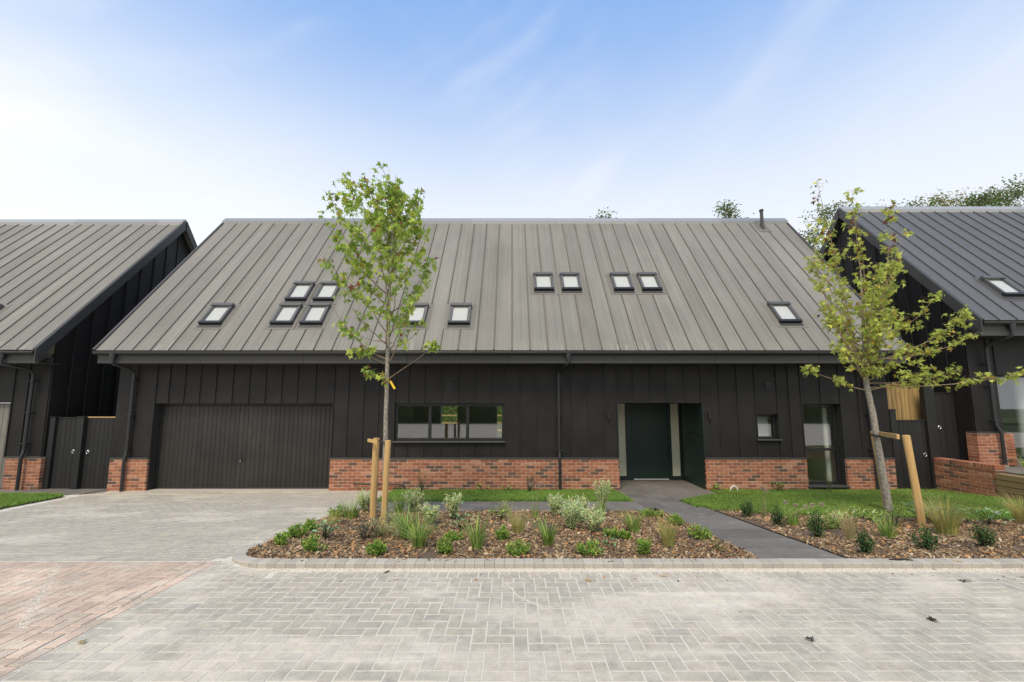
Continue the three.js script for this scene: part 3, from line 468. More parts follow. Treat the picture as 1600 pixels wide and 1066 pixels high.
// sheet cladding on a front wall facing the road, cut round the openings
function cladding(house, seams, y0, y1, holes, z = 0) {
  const c = group('cladding', house), rg = rngOf(seams.length * 7 + 3);
  const spans = (xa, xb) => { let list = [[y0, y1]]; for (const [hx0, hx1, hy0, hy1] of holes) if (hx0 < (xa + xb) / 2 && hx1 > (xa + xb) / 2) list = list.flatMap(([a, b]) => [[a, Math.min(b, hy0)], [Math.max(a, hy1), b]].filter(([p, q]) => q - p > 0.03)); return list; };
  for (let i = 0; i + 1 < seams.length; i++) {
    const xa = seams[i], xb = seams[i + 1];
    for (const [a, b] of spans(xa, xb)) { const t = 0.88 + 0.24 * rg(), dz = rg() * 0.002, g = new GB().tint([t, t, t]), o = [rg() * 5, rg() * 5]; g.uvf = (p, n) => [p.x + o[0], p.y + o[1]]; mesh('wall_panel', g.box(xa + 0.003, xb - 0.003, a, b, z - 0.02, z - dz, 0.002), M.wall, c); }
    if (i) for (const [a, b] of (() => { const l = spans(xa - 0.01, xa - 0.005), r2 = spans(xa + 0.005, xa + 0.01), o = []; for (const [p, q] of l) { for (const [s, t] of r2) { const lo = Math.min(p, s), hi = Math.max(q, t); if (Math.min(q, t) > Math.max(p, s)) o.push([lo, hi]); } } const merged = []; o.sort((m, n) => m[0] - n[0]).forEach((s) => { const e = merged[merged.length - 1]; if (e && s[0] <= e[1]) e[1] = Math.max(e[1], s[1]); else merged.push(s.slice()); }); return merged; })()) mesh('seam', bx(xa - 0.006, xa + 0.006, a + 0.004, b - 0.004, z - 0.018, z + 0.026, 0.002), M.rib, c);
  }
  return c;
}
function wallWithHoles(x0, x1, y0, y1, holes, z0, z1) {
  const s = new THREE.Shape([[x0, y0], [x1, y0], [x1, y1], [x0, y1]].map(([x, y]) => new THREE.Vector2(x, y))); for (const [a, b, c, d] of holes) s.holes.push(new THREE.Path([[a, Math.max(c, y0 + 0.004)], [a, d], [b, d], [b, Math.max(c, y0 + 0.004)]].map(([x, y]) => new THREE.Vector2(x, y))));
  const g = new THREE.ExtrudeGeometry(s, { depth: z1 - z0, bevelEnabled: false }); g.translate(0, 0, z0); const n = g.attributes.position.count; g.setAttribute('color', new THREE.Float32BufferAttribute(new Float32Array(n * 3).fill(1), 3)); return g;
}
// a gable wall: vertical sheets along z, their tops cut by the slope
function gableCladding(house, gx, dir, z0, z1, yb, ry, rz, slope, pitch = 0.43, off = 0.215) {
  const c = group('gable_cladding', house), rg = rngOf(99), top = (z) => ry - Math.abs(z - rz) * slope - off; let k = 0;
  for (let z = z0; z > z1; z -= pitch, k++) {
    const a = z - 0.003, b = Math.max(z1, z - pitch) + 0.003, cut = k % 3 === 1 ? 3.6 : k % 4 === 2 ? 4.3 : 99, lists = top(Math.min(a, b)) > cut + 0.4 && top(a) > cut + 0.4 ? [[yb, cut - 0.003], [cut + 0.003, 99]] : [[yb, 99]];
    for (const [p, q] of lists) { const t = 0.86 + 0.28 * rg(), g = new GB().tint([t, t, t]), o = [rg() * 4, rg() * 4], ya = Math.min(q, top(a)), yc = Math.min(q, top(b)); g.uvf = (v) => [v.z + o[0], v.y + o[1]]; const poly = [V(gx, p, a), V(gx, p, b), V(gx, yc, b)]; if (a > rz && b < rz) poly.push(V(gx, Math.min(q, top(rz)), rz)); poly.push(V(gx, ya, a)); mesh('wall_panel', g.prism(poly, V(-dir * 0.03, 0, 0)), M.wall, c); }
    if (k) mesh('seam', new GB().prism([V(gx - dir * 0.02, yb, z + 0.006), V(gx - dir * 0.02, yb, z - 0.006), V(gx - dir * 0.02, top(z), z - 0.006), V(gx - dir * 0.02, top(z), z + 0.006)], V(dir * 0.046, 0, 0)), M.rib, c);
  }
}
// a window: frame bars butted in a rectangle, panes between mullions and transoms
function makeWindow(house, name, x0, x1, y0, y1, z, { fw = 0.06, muls = [], trans = [], sill = true, dep = 0.07 } = {}) {
  const w = group(name, house);
  mesh('frame', bx(x0, x1, y1 - fw, y1, z - dep, z, 0.003), M.black, w); mesh('frame', bx(x0, x1, y0, y0 + fw, z - dep, z, 0.003), M.black, w);
  mesh('frame', bx(x0, x0 + fw, y0 + fw, y1 - fw, z - dep, z, 0.003), M.black, w); mesh('frame', bx(x1 - fw, x1, y0 + fw, y1 - fw, z - dep, z, 0.003), M.black, w);
  const xs = [x0 + fw, ...muls.flatMap((m) => [m - fw * 0.55, m + fw * 0.55]), x1 - fw], ys = [y0 + fw, ...trans.flatMap((m) => [m - fw * 0.45, m + fw * 0.45]), y1 - fw];
  for (let i = 1; i + 1 < xs.length; i += 2) mesh('mullion', bx(xs[i], xs[i + 1], y0 + fw, y1 - fw, z - dep, z + 0.004, 0.003), M.black, w);
  for (let i = 1; i + 1 < ys.length; i += 2) mesh('transom', bx(x0 + fw, x1 - fw, ys[i], ys[i + 1], z - dep, z + 0.003, 0.003), M.black, w);
  for (let i = 0; i < xs.length; i += 2) for (let j = 0; j < ys.length; j += 2) mesh('pane', new GB().quad(V(xs[i], ys[j], z - 0.03), V(xs[i + 1], ys[j], z - 0.03), V(xs[i + 1], ys[j + 1], z - 0.03), V(xs[i], ys[j + 1], z - 0.03)), M.pane, w);
  if (sill) mesh('sill', bx(x0 - 0.03, x1 + 0.03, y0 - 0.045, y0 - 0.004, z - 0.02, 0.075, 0.012), M.trim, w);
  return w;
}

// ------------------------------------------------------------------ the house
const house = tag(group('house'), 'long black house with weathered grey metal roof, double garage and brick plinth', 'house');
const EY = 3.41, EZ = 0.58, RY = 8.55, RZ = -3.5, WX0 = -9.95, WX1 = 9.47, BACK = -7.1;
const SK = [[-8.03, 0.93], [-6.2, 1.93], [-5.44, 1.93], [-6.2, 0.93], [-5.44, 0.93], [-2.8, 0.93], [-1.64, 0.93], [0.63, 2.39], [1.41, 2.39], [2.88, 2.39], [3.67, 2.39], [6.91, 0.99]].map(([x, s]) => [x, s, 0.55, 0.77]);
const mainRoof = makeRoof(house, { x0: -10.08, x1: 9.6, ey: EY, ez: EZ, ry: RY, rz: RZ, phase: 0, lights: SK, seed: 12 });
makeEaves(house, -10.06, 9.58, EY, EZ, 0, 3.1);
const holes = { garage: [-8.99, -4.49, 0, 2.13], kitchen: [-2.95, -0.19, 1.20, 2.13], porch: [2.65, 4.77, 0, 2.14], small: [6.13, 6.68, 1.25, 1.86], tall: [7.28, 8.26, 0.05, 2.12] };
const HL = Object.values(holes);
cladding(house, [-9.95, -9.48, -8.99, -8.66, -8.27, -7.88, -7.48, -7.06, -6.64, -6.23, -5.82, -5.42, -4.97, -4.49, -4.13, -3.74, -3.36, -2.95, -2.62, -2.21, -1.78, -1.36, -0.95, -0.54, -0.19, 0.18, 0.6, 1.05, 1.49, 1.91, 2.33, 2.65, 3.06, 3.49, 3.91, 4.35, 4.77, 5.22, 5.68, 6.13, 6.68, 6.98, 7.28, 7.78, 8.26, 8.72, 9.1, 9.47], 0.80, 3.13, HL);
mesh('wall_core', wallWithHoles(WX0 + 0.01, WX1 - 0.01, -0.15, 3.3, HL.map((h) => h === holes.porch ? [2.625, 4.795, 0, 2.16] : h), -0.3, -0.021), M.rib, house);
mesh('rear_wall', wallWithHoles(WX0 + 0.01, WX1 - 0.01, -0.15, 3.3, [[-2.95, -2.26, 1.3, 2.5], [-0.62, 0.6, 0.05, 2.3]], BACK, BACK + 0.25), M.innerDark, house);
for (const [x, d] of [[WX0, 1], [WX1, -1]]) mesh('end_wall', new GB().prism([V(x, -0.15, -0.03), V(x, 3.2, -0.03), V(x, 8.2, RZ), V(x, 3.2, BACK), V(x, -0.15, BACK)], V(d * 0.2, 0, 0)), M.wall, house);
{ // brick plinth in five lengths with a grey drip flashing
  const runs = [[-9.93, -8.99], [-4.49, 2.65], [4.77, 7.28], [8.26, 9.45]], all = [];
  const plinth = group('brick_plinth', house);
  for (const [a, b] of runs) {
    mesh('mortar', bx(a + 0.004, b - 0.004, -0.12, 0.762, -0.02, 0.044), M.mortar, plinth); mesh('drip_flashing', bx(a, b, 0.764, 0.797, -0.01, 0.062, 0.004), M.trim, plinth);
    all.push(...layBricks(V(a, 0, 0.05), V(0, 0, 1), b - a, 10, 0.008));
  }
  placeBricks(plinth, all.filter((b) => b.pos.x > -4.5 && b.pos.x < 2.7), 210);
  placeBricks(plinth, all.filter((b) => !(b.pos.x > -4.5 && b.pos.x < 2.7)), 90);
}
{ // garage door
  const d = group('garage_door', house), [x0, x1, y0, y1] = holes.garage, z = -0.2;
  mesh('frame', bx(x0, x0 + 0.07, y0 + 0.01, y1, z - 0.06, z + 0.012, 0.003), M.black, d); mesh('frame', bx(x1 - 0.05, x1, y0 + 0.01, y1, z - 0.06, z + 0.012, 0.003), M.black, d); mesh('frame', bx(x0 + 0.07, x1 - 0.05, y1 - 0.05, y1, z - 0.06, z + 0.012, 0.003), M.black, d);
  const n = 38, a = x0 + 0.073, b = x1 - 0.053, w = (b - a) / n, rg = rngOf(61);
  for (let i = 0; i < n; i++) { const t = 0.85 + 0.3 * rg(), g = new GB().tint([t, t * 0.985, t * 0.96]), o = rg() * 3; g.uvf = (p) => [(p.x - x0) / 4.6, p.y / 2.16]; mesh('board', g.box(a + i * w + 0.0015, a + (i + 1) * w - 0.0015, 0.045, y1 - 0.053, z - 0.025, z - rg() * 0.0015, 0.006), M.garage, d); }
  mesh('backing', bx(a, b, 0.02, y1 - 0.053, z - 0.05, z - 0.026), M.black, d); mesh('bottom_seal', bx(a, b, 0.006, 0.043, z - 0.03, z + 0.004, 0.004), M.pipe, d);
  const h = mesh('handle', bx(-6.91, -6.79, 0.735, 0.752, z, z + 0.045, 0.006), M.black, d); mesh('key_plate', new GB().tube([[-6.85, 0.69, z], [-6.85, 0.69, z + 0.016]], 0.018, 10), M.chrome, h); mesh('lever', bx(-6.857, -6.843, 0.66, 0.733, z + 0.017, z + 0.03, 0.004), M.chrome, h);
  mesh('threshold', bx(x0, x1, -0.05, 0.0055, -0.3, 0.05), M.kerb, d);
  for (const [n2, q] of [['reveal', [x0 - 0.001, x0 + 0.012]], ['reveal', [x1 - 0.012, x1 + 0.001]]]) mesh(n2, bx(q[0], q[1], 0.0, y1, z + 0.013, -0.003), M.rib, d);
}
makeWindow(house, 'kitchen_window', -2.948, -0.192, 1.202, 2.128, -0.06, { fw: 0.065, muls: [-2.07, -1.12] });
makeWindow(house, 'small_window', 6.132, 6.678, 1.252, 1.858, -0.12, { fw: 0.05 });
mesh('window_blind', bx(6.2, 6.62, 1.3, 1.83, -0.36, -0.345), M.white, house);
makeWindow(house, 'tall_window', 7.282, 8.258, 0.12, 2.118, -0.16, { fw: 0.065, trans: [0.98] });
{ // porch with front door
  const d = group('front_door', house), z = -1.38, x0 = 2.65, x1 = 4.77;
  mesh('leaf', bx(3.38, 4.40, 0.055, 2.09, z - 0.05, z, 0.003), M.door, d);
  mesh('frame', bx(3.21, 3.377, 0.02, 2.13, z - 0.08, z + 0.014, 0.004), M.door, d); mesh('frame', bx(4.403, 4.49, 0.02, 2.13, z - 0.08, z + 0.014, 0.004), M.door, d); mesh('frame', bx(3.377, 4.403, 2.093, 2.13, z - 0.08, z + 0.012, 0.004), M.door, d);
  mesh('frame', bx(x0, 2.72, 0.02, 2.13, z - 0.08, z + 0.014, 0.004), M.door, d); mesh('frame', bx(4.72, x1, 0.02, 2.13, z - 0.08, z + 0.014, 0.004), M.door, d);
  for (const [a, b] of [[2.72, 3.21], [4.49, 4.72]]) { mesh('bottom_rail', bx(a, b, 0.02, 0.12, z - 0.06, z + 0.006, 0.004), M.door, d); mesh('sidelight', bx(a, b, 0.12, 2.13, z - 0.03, z - 0.018), M.film, d); }
  mesh('threshold', bx(3.40, 4.38, 0.024, 0.046, z - 0.04, z + 0.03, 0.004), mat([0.82, 0.82, 0.8], 0.4), d);
  const h = mesh('handle', new GB().tube([[3.47, 1.05, z], [3.47, 1.05, z + 0.055], [3.62, 1.05, z + 0.055]], 0.011, 8), mat([0.10, 0.10, 0.10], 0.35, { metalness: 0.6 }), d); mesh('backplate', bx(3.445, 3.495, 1.0, 1.1, z + 0.001, z + 0.01, 0.003), M.pipe, h);
  const rt = group('porch_lining', house); for (let i = 0; i < 8; i++) { const t = 0.85 + 0.3 * R(); mesh('lining_board', bx(x1, x1 + 0.02, 0.03 + i * 0.263, 0.03 + (i + 1) * 0.263 - 0.004, z, 0.045, 0.003, [t, t, t]), M.door, rt); mesh('lining_board', bx(x0 - 0.02, x0, 0.03 + i * 0.263, 0.03 + (i + 1) * 0.263 - 0.004, z, 0.045, 0.003, [t, t, t]), M.door, rt); }
  mesh('porch_ceiling', bx(x0 - 0.02, x1 + 0.02, 2.145, 2.158, z - 0.1, -0.022), M.black, rt);
  mesh('porch_wall', bx(x0 - 0.12, x0 - 0.021, -0.1, 2.2, z - 0.1, -0.301), M.innerDark, rt); mesh('porch_wall', bx(x1 + 0.021, x1 + 0.12, -0.1, 2.2, z - 0.1, -0.301), M.innerDark, rt);
  mesh('door_pull', new GB().tube([[x1 - 0.03, 1.28, -0.55], [x1, 1.28, -0.55]], 0.017, 10), M.chrome, rt);
}
for (const x of [2.4, 4.93]) { const l = mesh('wall_light', new GB().tube([[x, 1.78, 0.065], [x, 1.9, 0.065]], 0.034, 12), M.black, house); mesh('mount', bx(x - 0.025, x + 0.025, 1.81, 1.87, 0, 0.034, 0.003), M.pipe, l); mesh('lens', new GB().tube([[x, 1.772, 0.065], [x, 1.779, 0.065]], 0.024, 10), mat([0.5, 0.5, 0.48], 0.2), l); }
for (const [x, y] of [[-1.59, 2.58], [6.48, 2.58]]) { const v = mesh('air_vent', bx(x - 0.075, x + 0.075, y - 0.075, y + 0.075, 0, 0.02, 0.003), M.trim, house); for (let i = 0; i < 4; i++) mesh('louvre', new GB().prism([V(x - 0.062, y - 0.058 + i * 0.031, 0.02), V(x + 0.062, y - 0.058 + i * 0.031, 0.02), V(x + 0.062, y - 0.046 + i * 0.031, 0.036), V(x - 0.062, y - 0.046 + i * 0.031, 0.036)], V(0, 0.006, 0)), M.black, v); }
{ const p = mainRoof.S(8.6, 6.02, 0), f = mesh('flue', new GB().tube([[p.x, p.y - 0.05, p.z], [p.x, p.y + 0.62, p.z]], 0.052, 14), M.trim, house); mesh('cap', new GB().tube([[p.x, p.y + 0.6, p.z], [p.x, p.y + 0.66, p.z]], 0.068, 14), M.trim, f); const g = new GB().tint([0.8, 0.8, 0.8]), S = mainRoof.S; g.prism([S(8.4, 5.75, 0.004), S(8.8, 5.75, 0.004), S(8.8, 6.3, 0.004), S(8.4, 6.3, 0.004)], V(0, 0.004, 0.005)); mesh('flue_flashing', g, M.roof, f); mesh('collar', new GB().tube([[p.x, p.y - 0.06, p.z], [p.x, p.y + 0.05, p.z]], [0.085, 0.056], 14), M.trim, f); }
downpipe(house, [[-9.64, 3.26, 0.55], [-9.64, 3.08, 0.55], [-9.52, 2.98, 0.2], [-9.51, 2.9, 0.075], [-9.51, 0.93, 0.075], [-9.51, 0.80, 0.115], [-9.51, 0.01, 0.115]], [[-9.51, 2.72, 0.075], [-9.51, 1.85, 0.075], [-9.51, 1.04, 0.075]]);
downpipe(house, [[1.36, 3.26, 0.55], [1.36, 3.08, 0.55], [1.2, 3.0, 0.2], [1.17, 2.9, 0.075], [1.17, 0.93, 0.075], [1.17, 0.80, 0.115], [1.17, 0.02, 0.115]], [[1.17, 2.62, 0.075], [1.17, 1.85, 0.075], [1.17, 0.98, 0.075]]);
downpipe(house, [[8.9, 3.26, 0.55], [8.9, 3.08, 0.55], [8.92, 3.0, 0.2], [8.92, 2.9, 0.075], [8.92, 0.93, 0.075], [8.92, 0.80, 0.115], [8.92, 0.02, 0.115]], [[8.92, 2.62, 0.075], [8.92, 1.85, 0.075], [8.92, 1.0, 0.075]]);
{ const w = mesh('waste_pipe', new GB().tube([[-3.86, 0.185, 0.05], [-3.86, 0.185, 0.1], [-3.83, 0.185, 0.115], [-2.75, 0.17, 0.115], [-2.66, 0.155, 0.115], [-2.56, 0.02, 0.115]], 0.021, 10), M.pipe, house); mesh('clip', bx(-3.3, -3.27, 0.15, 0.21, 0.05, 0.138, 0.003), M.pipe, w); }
{ // rooms behind the glass
  const r = group('interior', house);
  mesh('inner_floor', bx(WX0 + 0.22, WX1 - 0.22, -0.02, 0.03, BACK + 0.26, -1.5), M.floorIn, r); mesh('inner_floor', bx(-4.3, 2.5, -0.02, 0.029, -1.5, -0.31), M.floorIn, r); mesh('inner_floor', bx(4.9, 9.2, -0.02, 0.029, -1.5, -0.31), M.floorIn, r);
  mesh('inner_ceiling', bx(WX0 + 0.22, WX1 - 0.22, 2.5, 2.6, BACK + 0.26, -0.31), M.plaster, r);
  mesh('partition', bx(-4.45, -4.35, 0, 2.5, BACK + 0.26, -0.31), M.plaster, r); mesh('partition', bx(1.6, 1.7, 0, 2.5, BACK + 0.26, -0.31), M.plaster, r); mesh('partition', bx(5.6, 5.7, 0, 2.5, BACK + 0.26, -0.31), M.plaster, r); mesh('partition', bx(8.62, 8.72, 0, 2.5, BACK + 0.26, -0.31), M.plaster, r); mesh('partition', bx(5.7, 8.62, 0, 2.5, -3.4, -3.3), M.plaster, r);
  mesh('lining', wallWithHoles(-4.34, 1.6, 0.03, 2.49, [[-2.95, -2.26, 1.3, 2.47], [-0.62, 0.6, 0.05, 2.3]], BACK + 0.251, BACK + 0.29), M.plaster, r);
  mesh('column', bx(-1.78, -1.62, 0.03, 2.5, -4.6, -4.44), M.plaster, r);
  mesh('cabinet', bx(-4.34, -3.55, 0.03, 2.3, -4.6, -2.2, 0.01), M.black, r);
  const cb = mesh('kitchen_counter', bx(-3.0, -0.6, 0.03, 0.86, -3.2, -2.3, 0.005), M.innerDark, r); mesh('worktop', bx(-3.03, -0.57, 0.86, 0.9, -3.23, -2.27, 0.006), M.floorIn, cb);
  mesh('window_board', bx(-2.93, -0.21, 1.17, 1.2, -0.36, -0.14), M.white, r);
  mesh('curtain', new GB().tube([[8.14, 0.06, -0.42], [8.14, 2.3, -0.42]], 0.06, 9), M.plaster, r);
  mesh('glazing', new GB().quad(V(-2.95, 1.3, BACK + 0.1), V(-2.26, 1.3, BACK + 0.1), V(-2.26, 2.5, BACK + 0.1), V(-2.95, 2.5, BACK + 0.1)), M.rooflight, r); mesh('glazing', new GB().quad(V(-0.62, 0.05, BACK + 0.1), V(0.6, 0.05, BACK + 0.1), V(0.6, 2.3, BACK + 0.1), V(-0.62, 2.3, BACK + 0.1)), M.rooflight, r);
}

// ------------------------------------------------------------------ neighbouring houses
{
  const h = tag(group('house'), 'neighbouring black house with grey metal roof and pale garage door beside the driveway', 'house'), X1 = -11.5, XW = -11.68, X0 = -21;
  makeRoof(h, { x0: X0, x1: X1, ey: 3.42, ez: 0.6, ry: 8.5, rz: -3.48, phase: -11.93, lights: [[-14.2, 0.88, 0.55, 0.77], [-15.1, 0.88, 0.55, 0.77]], gable: 1, seed: 31 });
  makeEaves(h, X0, X1 - 0.02, 3.42, 0.6, 0.02, 3.1);
  mesh('eaves_end', new GB().prism([V(X1 - 0.03, 3.1, 0.5), V(X1 - 0.03, 3.36, 0.5), V(X1 - 0.03, 3.36, 0.22)], V(0.028, 0, 0)), M.trim, h);
  cladding(h, [-21, -16.9, -16.46, -16.03, -15.6, -15.17, -14.74, -14.31, -13.88, -13.45, -13.02, -12.56, -12.2, XW], 0.80, 3.13, [[-17.2, -12.58, 0, 2.15]], 0.02);
  mesh('wall_core', wallWithHoles(X0, XW - 0.01, -0.1, 3.3, [[-17.2, -12.58, 0.01, 2.15]], -0.28, -0.001), M.innerDark, h);
  gableCladding(h, XW + 0.03, 1, 0.0, -7.0, -0.05, 8.5, -3.48, (8.5 - 3.42) / 4.08);
  mesh('gable_core', new GB().prism([V(XW - 0.01, -0.1, -0.02), V(XW - 0.01, 3.2, -0.02), V(XW - 0.01, 8.1, -3.48), V(XW - 0.01, 3.2, -7), V(XW - 0.01, -0.1, -7)], V(-0.2, 0, 0)), M.innerDark, h);
  const pl = group('brick_pier', h); mesh('mortar', bx(-12.5, XW + 0.055, -0.1, 0.80, -0.1, 0.044), M.mortar, pl); mesh('cap_flashing', bx(-12.51, XW + 0.065, 0.805, 0.83, -0.1, 0.075, 0.004), M.trim, pl);
  placeBricks(pl, [...layBricks(V(-12.5, 0.03, 0.05), V(0, 0, 1), 0.88, 10, 0), ...layBricks(V(XW + 0.061, 0.03, 0.048), V(1, 0, 0), 0.15, 10, 0)], 300); 
  const d = group('garage_door', h), gm = mat([0.30, 0.285, 0.25], 0.6, { map: scaled(woodTex, 2.5, 0.6) }); for (let i = 0; i < 26; i++) { const t = 0.88 + 0.24 * R(); mesh('board', bx(-12.6 - (i + 1) * 0.13 + 0.003, -12.6 - i * 0.13 - 0.003, 0.05, 2.13, -0.10, -0.075, 0.006, [t, t, t]), gm, d); } mesh('backing', bx(-17.2, -12.59, 0.02, 2.14, -0.15, -0.101), M.black, d);
  downpipe(h, [[-12.3, 3.27, 0.57], [-12.3, 3.06, 0.57], [-12.06, 2.98, 0.2], [-12.02, 2.88, 0.1], [-12.02, 0.96, 0.1], [-12.02, 0.83, 0.14], [-12.02, 0.03, 0.14]], [[-12.02, 2.7, 0.1], [-12.02, 1.9, 0.1], [-12.02, 1.15, 0.1]]);
}
{
  const h = tag(group('house'), 'neighbouring black house with cool dark metal roof standing higher behind the retaining wall', 'house'), X0 = 11.05, XW = 11.2, X1 = 21, ey = 4.08, ez = 0.92, ry = 8.66, rz = -2.85, WZ = 0.36;
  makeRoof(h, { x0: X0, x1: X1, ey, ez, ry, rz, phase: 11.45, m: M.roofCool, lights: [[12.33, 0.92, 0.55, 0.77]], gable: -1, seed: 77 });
  makeEaves(h, X0 + 0.02, X1, ey, ez, WZ, 3.72);
  mesh('eaves_end', new GB().prism([V(X0 + 0.002, 3.72, 0.82), V(X0 + 0.002, 4.03, 0.82), V(X0 + 0.002, 4.03, 0.5)], V(0.028, 0, 0)), M.trim, h);
  cladding(h, [XW, 11.68, 11.86, 13.6, 14.0, 14.43, 14.86, 15.3, 21], 1.46, 3.75, [[11.84, 13.62, 0, 2.83]], WZ);
  mesh('wall_core', wallWithHoles(XW + 0.03, X1, 0.2, 4.0, [[11.84, 13.62, 0.75, 2.83]], WZ - 0.3, WZ - 0.021), M.innerDark, h);
  gableCladding(h, XW - 0.01, -1, WZ - 0.03, -6.2, 0.3, ry, rz, (ry - ey) / (ez - rz), 0.43, 0.215);
  mesh('gable_core', new GB().prism([V(XW + 0.025, 0.2, WZ - 0.04), V(XW + 0.025, 3.8, WZ - 0.04), V(XW + 0.025, 8.2, rz), V(XW + 0.025, 3.8, -6.1), V(XW + 0.025, 0.2, -6.1)], V(0.2, 0, 0)), M.innerDark, h);
  const pl = group('brick_pier', h); mesh('mortar', bx(XW - 0.04, 11.835, 0.5, 1.42, WZ - 0.2, WZ + 0.044), M.mortar, pl); mesh('cap_flashing', bx(XW - 0.05, 11.84, 1.424, 1.455, WZ - 0.2, WZ + 0.066, 0.004), M.trim, pl);
  placeBricks(pl, [...layBricks(V(XW - 0.045, 0.66, WZ + 0.05), V(0, 0, 1), 0.885, 10, 0), ...layBricks(V(XW - 0.046, 0.66, WZ - 0.2), V(-1, 0, 0), 0.248, 10, 0)], 300);
  makeWindow(h, 'picture_window', 11.86, 13.6, 0.80, 2.82, WZ - 0.1, { fw: 0.05, muls: [12.9], sill: false });
  downpipe(h, [[11.75, 3.93, ez - 0.03], [11.75, 3.7, ez - 0.03], [11.62, 3.58, 0.55], [11.58, 3.46, WZ + 0.1], [11.58, 1.62, WZ + 0.1], [11.64, 1.44, WZ + 0.14], [11.64, 0.72, WZ + 0.14]], [[11.58, 3.1, WZ + 0.1], [11.58, 2.55, WZ + 0.1], [11.58, 1.72, WZ + 0.1]]);
  const r = group('interior', h); mesh('inner_floor', bx(11.5, 16, 0.7, 0.77, -4, WZ - 0.31), M.floorIn, r); mesh('inner_wall', bx(11.5, 16, 0.7, 3.4, -4.1, -4), M.plaster, r); mesh('inner_wall', bx(15.9, 16, 0.7, 3.4, -4, WZ - 0.31), M.plaster, r); mesh('inner_ceiling', bx(11.5, 16, 3.4, 3.5, -4, WZ - 0.31), M.plaster, r);
  mesh('curtain', new GB().tube([[13.0, 0.8, -0.12], [13.0, 3.0, -0.12]], 0.14, 9), M.white, r);
}

// ------------------------------------------------------------------ gates, fence, retaining walls
function gate(label, x0, x1, y0, y1, z, ringX, ringY, extra) {
  const g = tag(group('gate'), label, 'gate', null), n = Math.max(5, Math.round((x1 - x0) / 0.11)), w = (x1 - x0) / n, rg = rngOf(Math.round(x0 * 100));
  for (let i = 0; i < n; i++) { const t = 0.85 + 0.3 * rg(), b = new GB().tint([t, t, t]), o = rg() * 3; b.uvf = (p) => [p.x + o, p.y + o]; mesh('board', b.box(x0 + i * w + 0.0015, x0 + (i + 1) * w - 0.0015, y0, y1 - 0.032, z - 0.024, z - rg() * 0.002, 0.006), M.gate, g); }
  mesh('top_rail', bx(x0 - 0.004, x1 + 0.004, y1 - 0.03, y1, z - 0.035, z + 0.012, 0.004), extra === 'raw' ? M.board : M.gate, g); mesh('brace', bx(x0, x1, y0 + 0.15, y0 + 0.28, z - 0.06, z - 0.026), M.gate, g); mesh('brace', bx(x0, x1, y1 - 0.32, y1 - 0.19, z - 0.06, z - 0.026), M.gate, g);
  const r = mesh('ring_handle', new THREE.TorusGeometry(0.038, 0.0085, 8, 20), mat([0.75, 0.75, 0.76], 0.2, { metalness: 1, vertexColors: false }), g); r.position.set(ringX, ringY, z + 0.022); mesh('rose', new GB().tube([[0, 0.035, -0.02], [0, 0.035, 0.004]], 0.026, 10), M.chrome, r);
  return g;
}
function post(label, x0, x1, y0, y1, z0, z1) { const o = tag(group('gate_post'), label, 'post'); mesh('shaft', bx(x0, x1, y0, y1 - 0.022, z0, z1, 0.005), M.gate, o); mesh('cap', bx(x0 - 0.012, x1 + 0.012, y1 - 0.021, y1, z0 - 0.012, z1 + 0.012, 0.004), M.gate, o); return o; }
post('black gate post against the house with the pale garage door', -11.82 + 0.2, -11.49, -0.05, 1.80, -0.16, -0.04);
gate('black board gate between the two posts nearer the pale garage', -11.485, -10.905, 0.03, 1.785, -0.1, -10.98, 0.93);
post('black gate post standing between the pair of gates', -10.9, -10.74, -0.05, 1.81, -0.17, -0.01);
gate('black board gate with a raw timber top edge beside the brick pier', -10.735, -9.96, 0.04, 1.80, -0.1, -10.62, 0.92, 'raw');
post('short black gate post at the corner of the long house', 9.475, 9.62, 0, 1.99, -0.12, 0.02);
gate('low black board gate below the bare timber fence', 9.625, 10.40, 0.02, 1.72, -0.06, 10.30, 0.86);
post('tall black post between the low gate and the high gate', 10.405, 10.66, 0, 2.63, -0.14, 0.0);
gate('high black board gate above the brick retaining wall', 10.665, 11.28, 0.70, 2.41, -0.07, 10.74, 1.53);
{ const f = tag(group('fence'), 'bare brown timber fence panel behind the low black gate', 'fence'), rg = rngOf(8); for (let i = 0; i < 20; i++) { const t = 0.8 + 0.4 * rg(), o = rg() * 4, b = new GB().tint([t, t * (0.95 + 0.08 * rg()), t * 0.95]); b.uvf = (p) => [p.x + o, p.y + o]; mesh('board', b.box(9.55 + i * 0.0577 + 0.001, 9.55 + (i + 1) * 0.0577 - 0.001, 0, 2.615, -0.385, -0.36 - (i % 2) * 0.012, 0.004), M.board, f); } mesh('capping', bx(9.54, 10.71, 2.618, 2.645, -0.40, -0.34, 0.004), M.board, f); mesh('rail', bx(9.55, 10.70, 2.3, 2.39, -0.43, -0.387), M.board, f); }
{ // brick retaining wall running towards the road
  const w = tag(group('retaining_wall'), 'low red brick retaining wall with a brick-on-edge coping', 'wall'), x = 10.45;
  mesh('mortar', bx(x + 0.006, x + 0.214, -0.1, 0.688, 0.0, 1.32), M.mortar, w);
  placeBricks(w, [...layBricks(V(x, 0.012, 0.0), V(-1, 0, 0), 1.325, 9, 0), ...layBricks(V(x, 0.012, 1.325), V(0, 0, 1), 0.215, 9, 0)], 300);
  placeBricks(w, soldierCourse(V(x - 0.004, 0.692, 0.0), V(-1, 0, 0), 1.326, 0.108, 0.222), 300);
  mesh('coping_joint', bx(x + 0.003, x + 0.212, 0.689, 0.796, 0.003, 1.30), M.mortar, w);
}
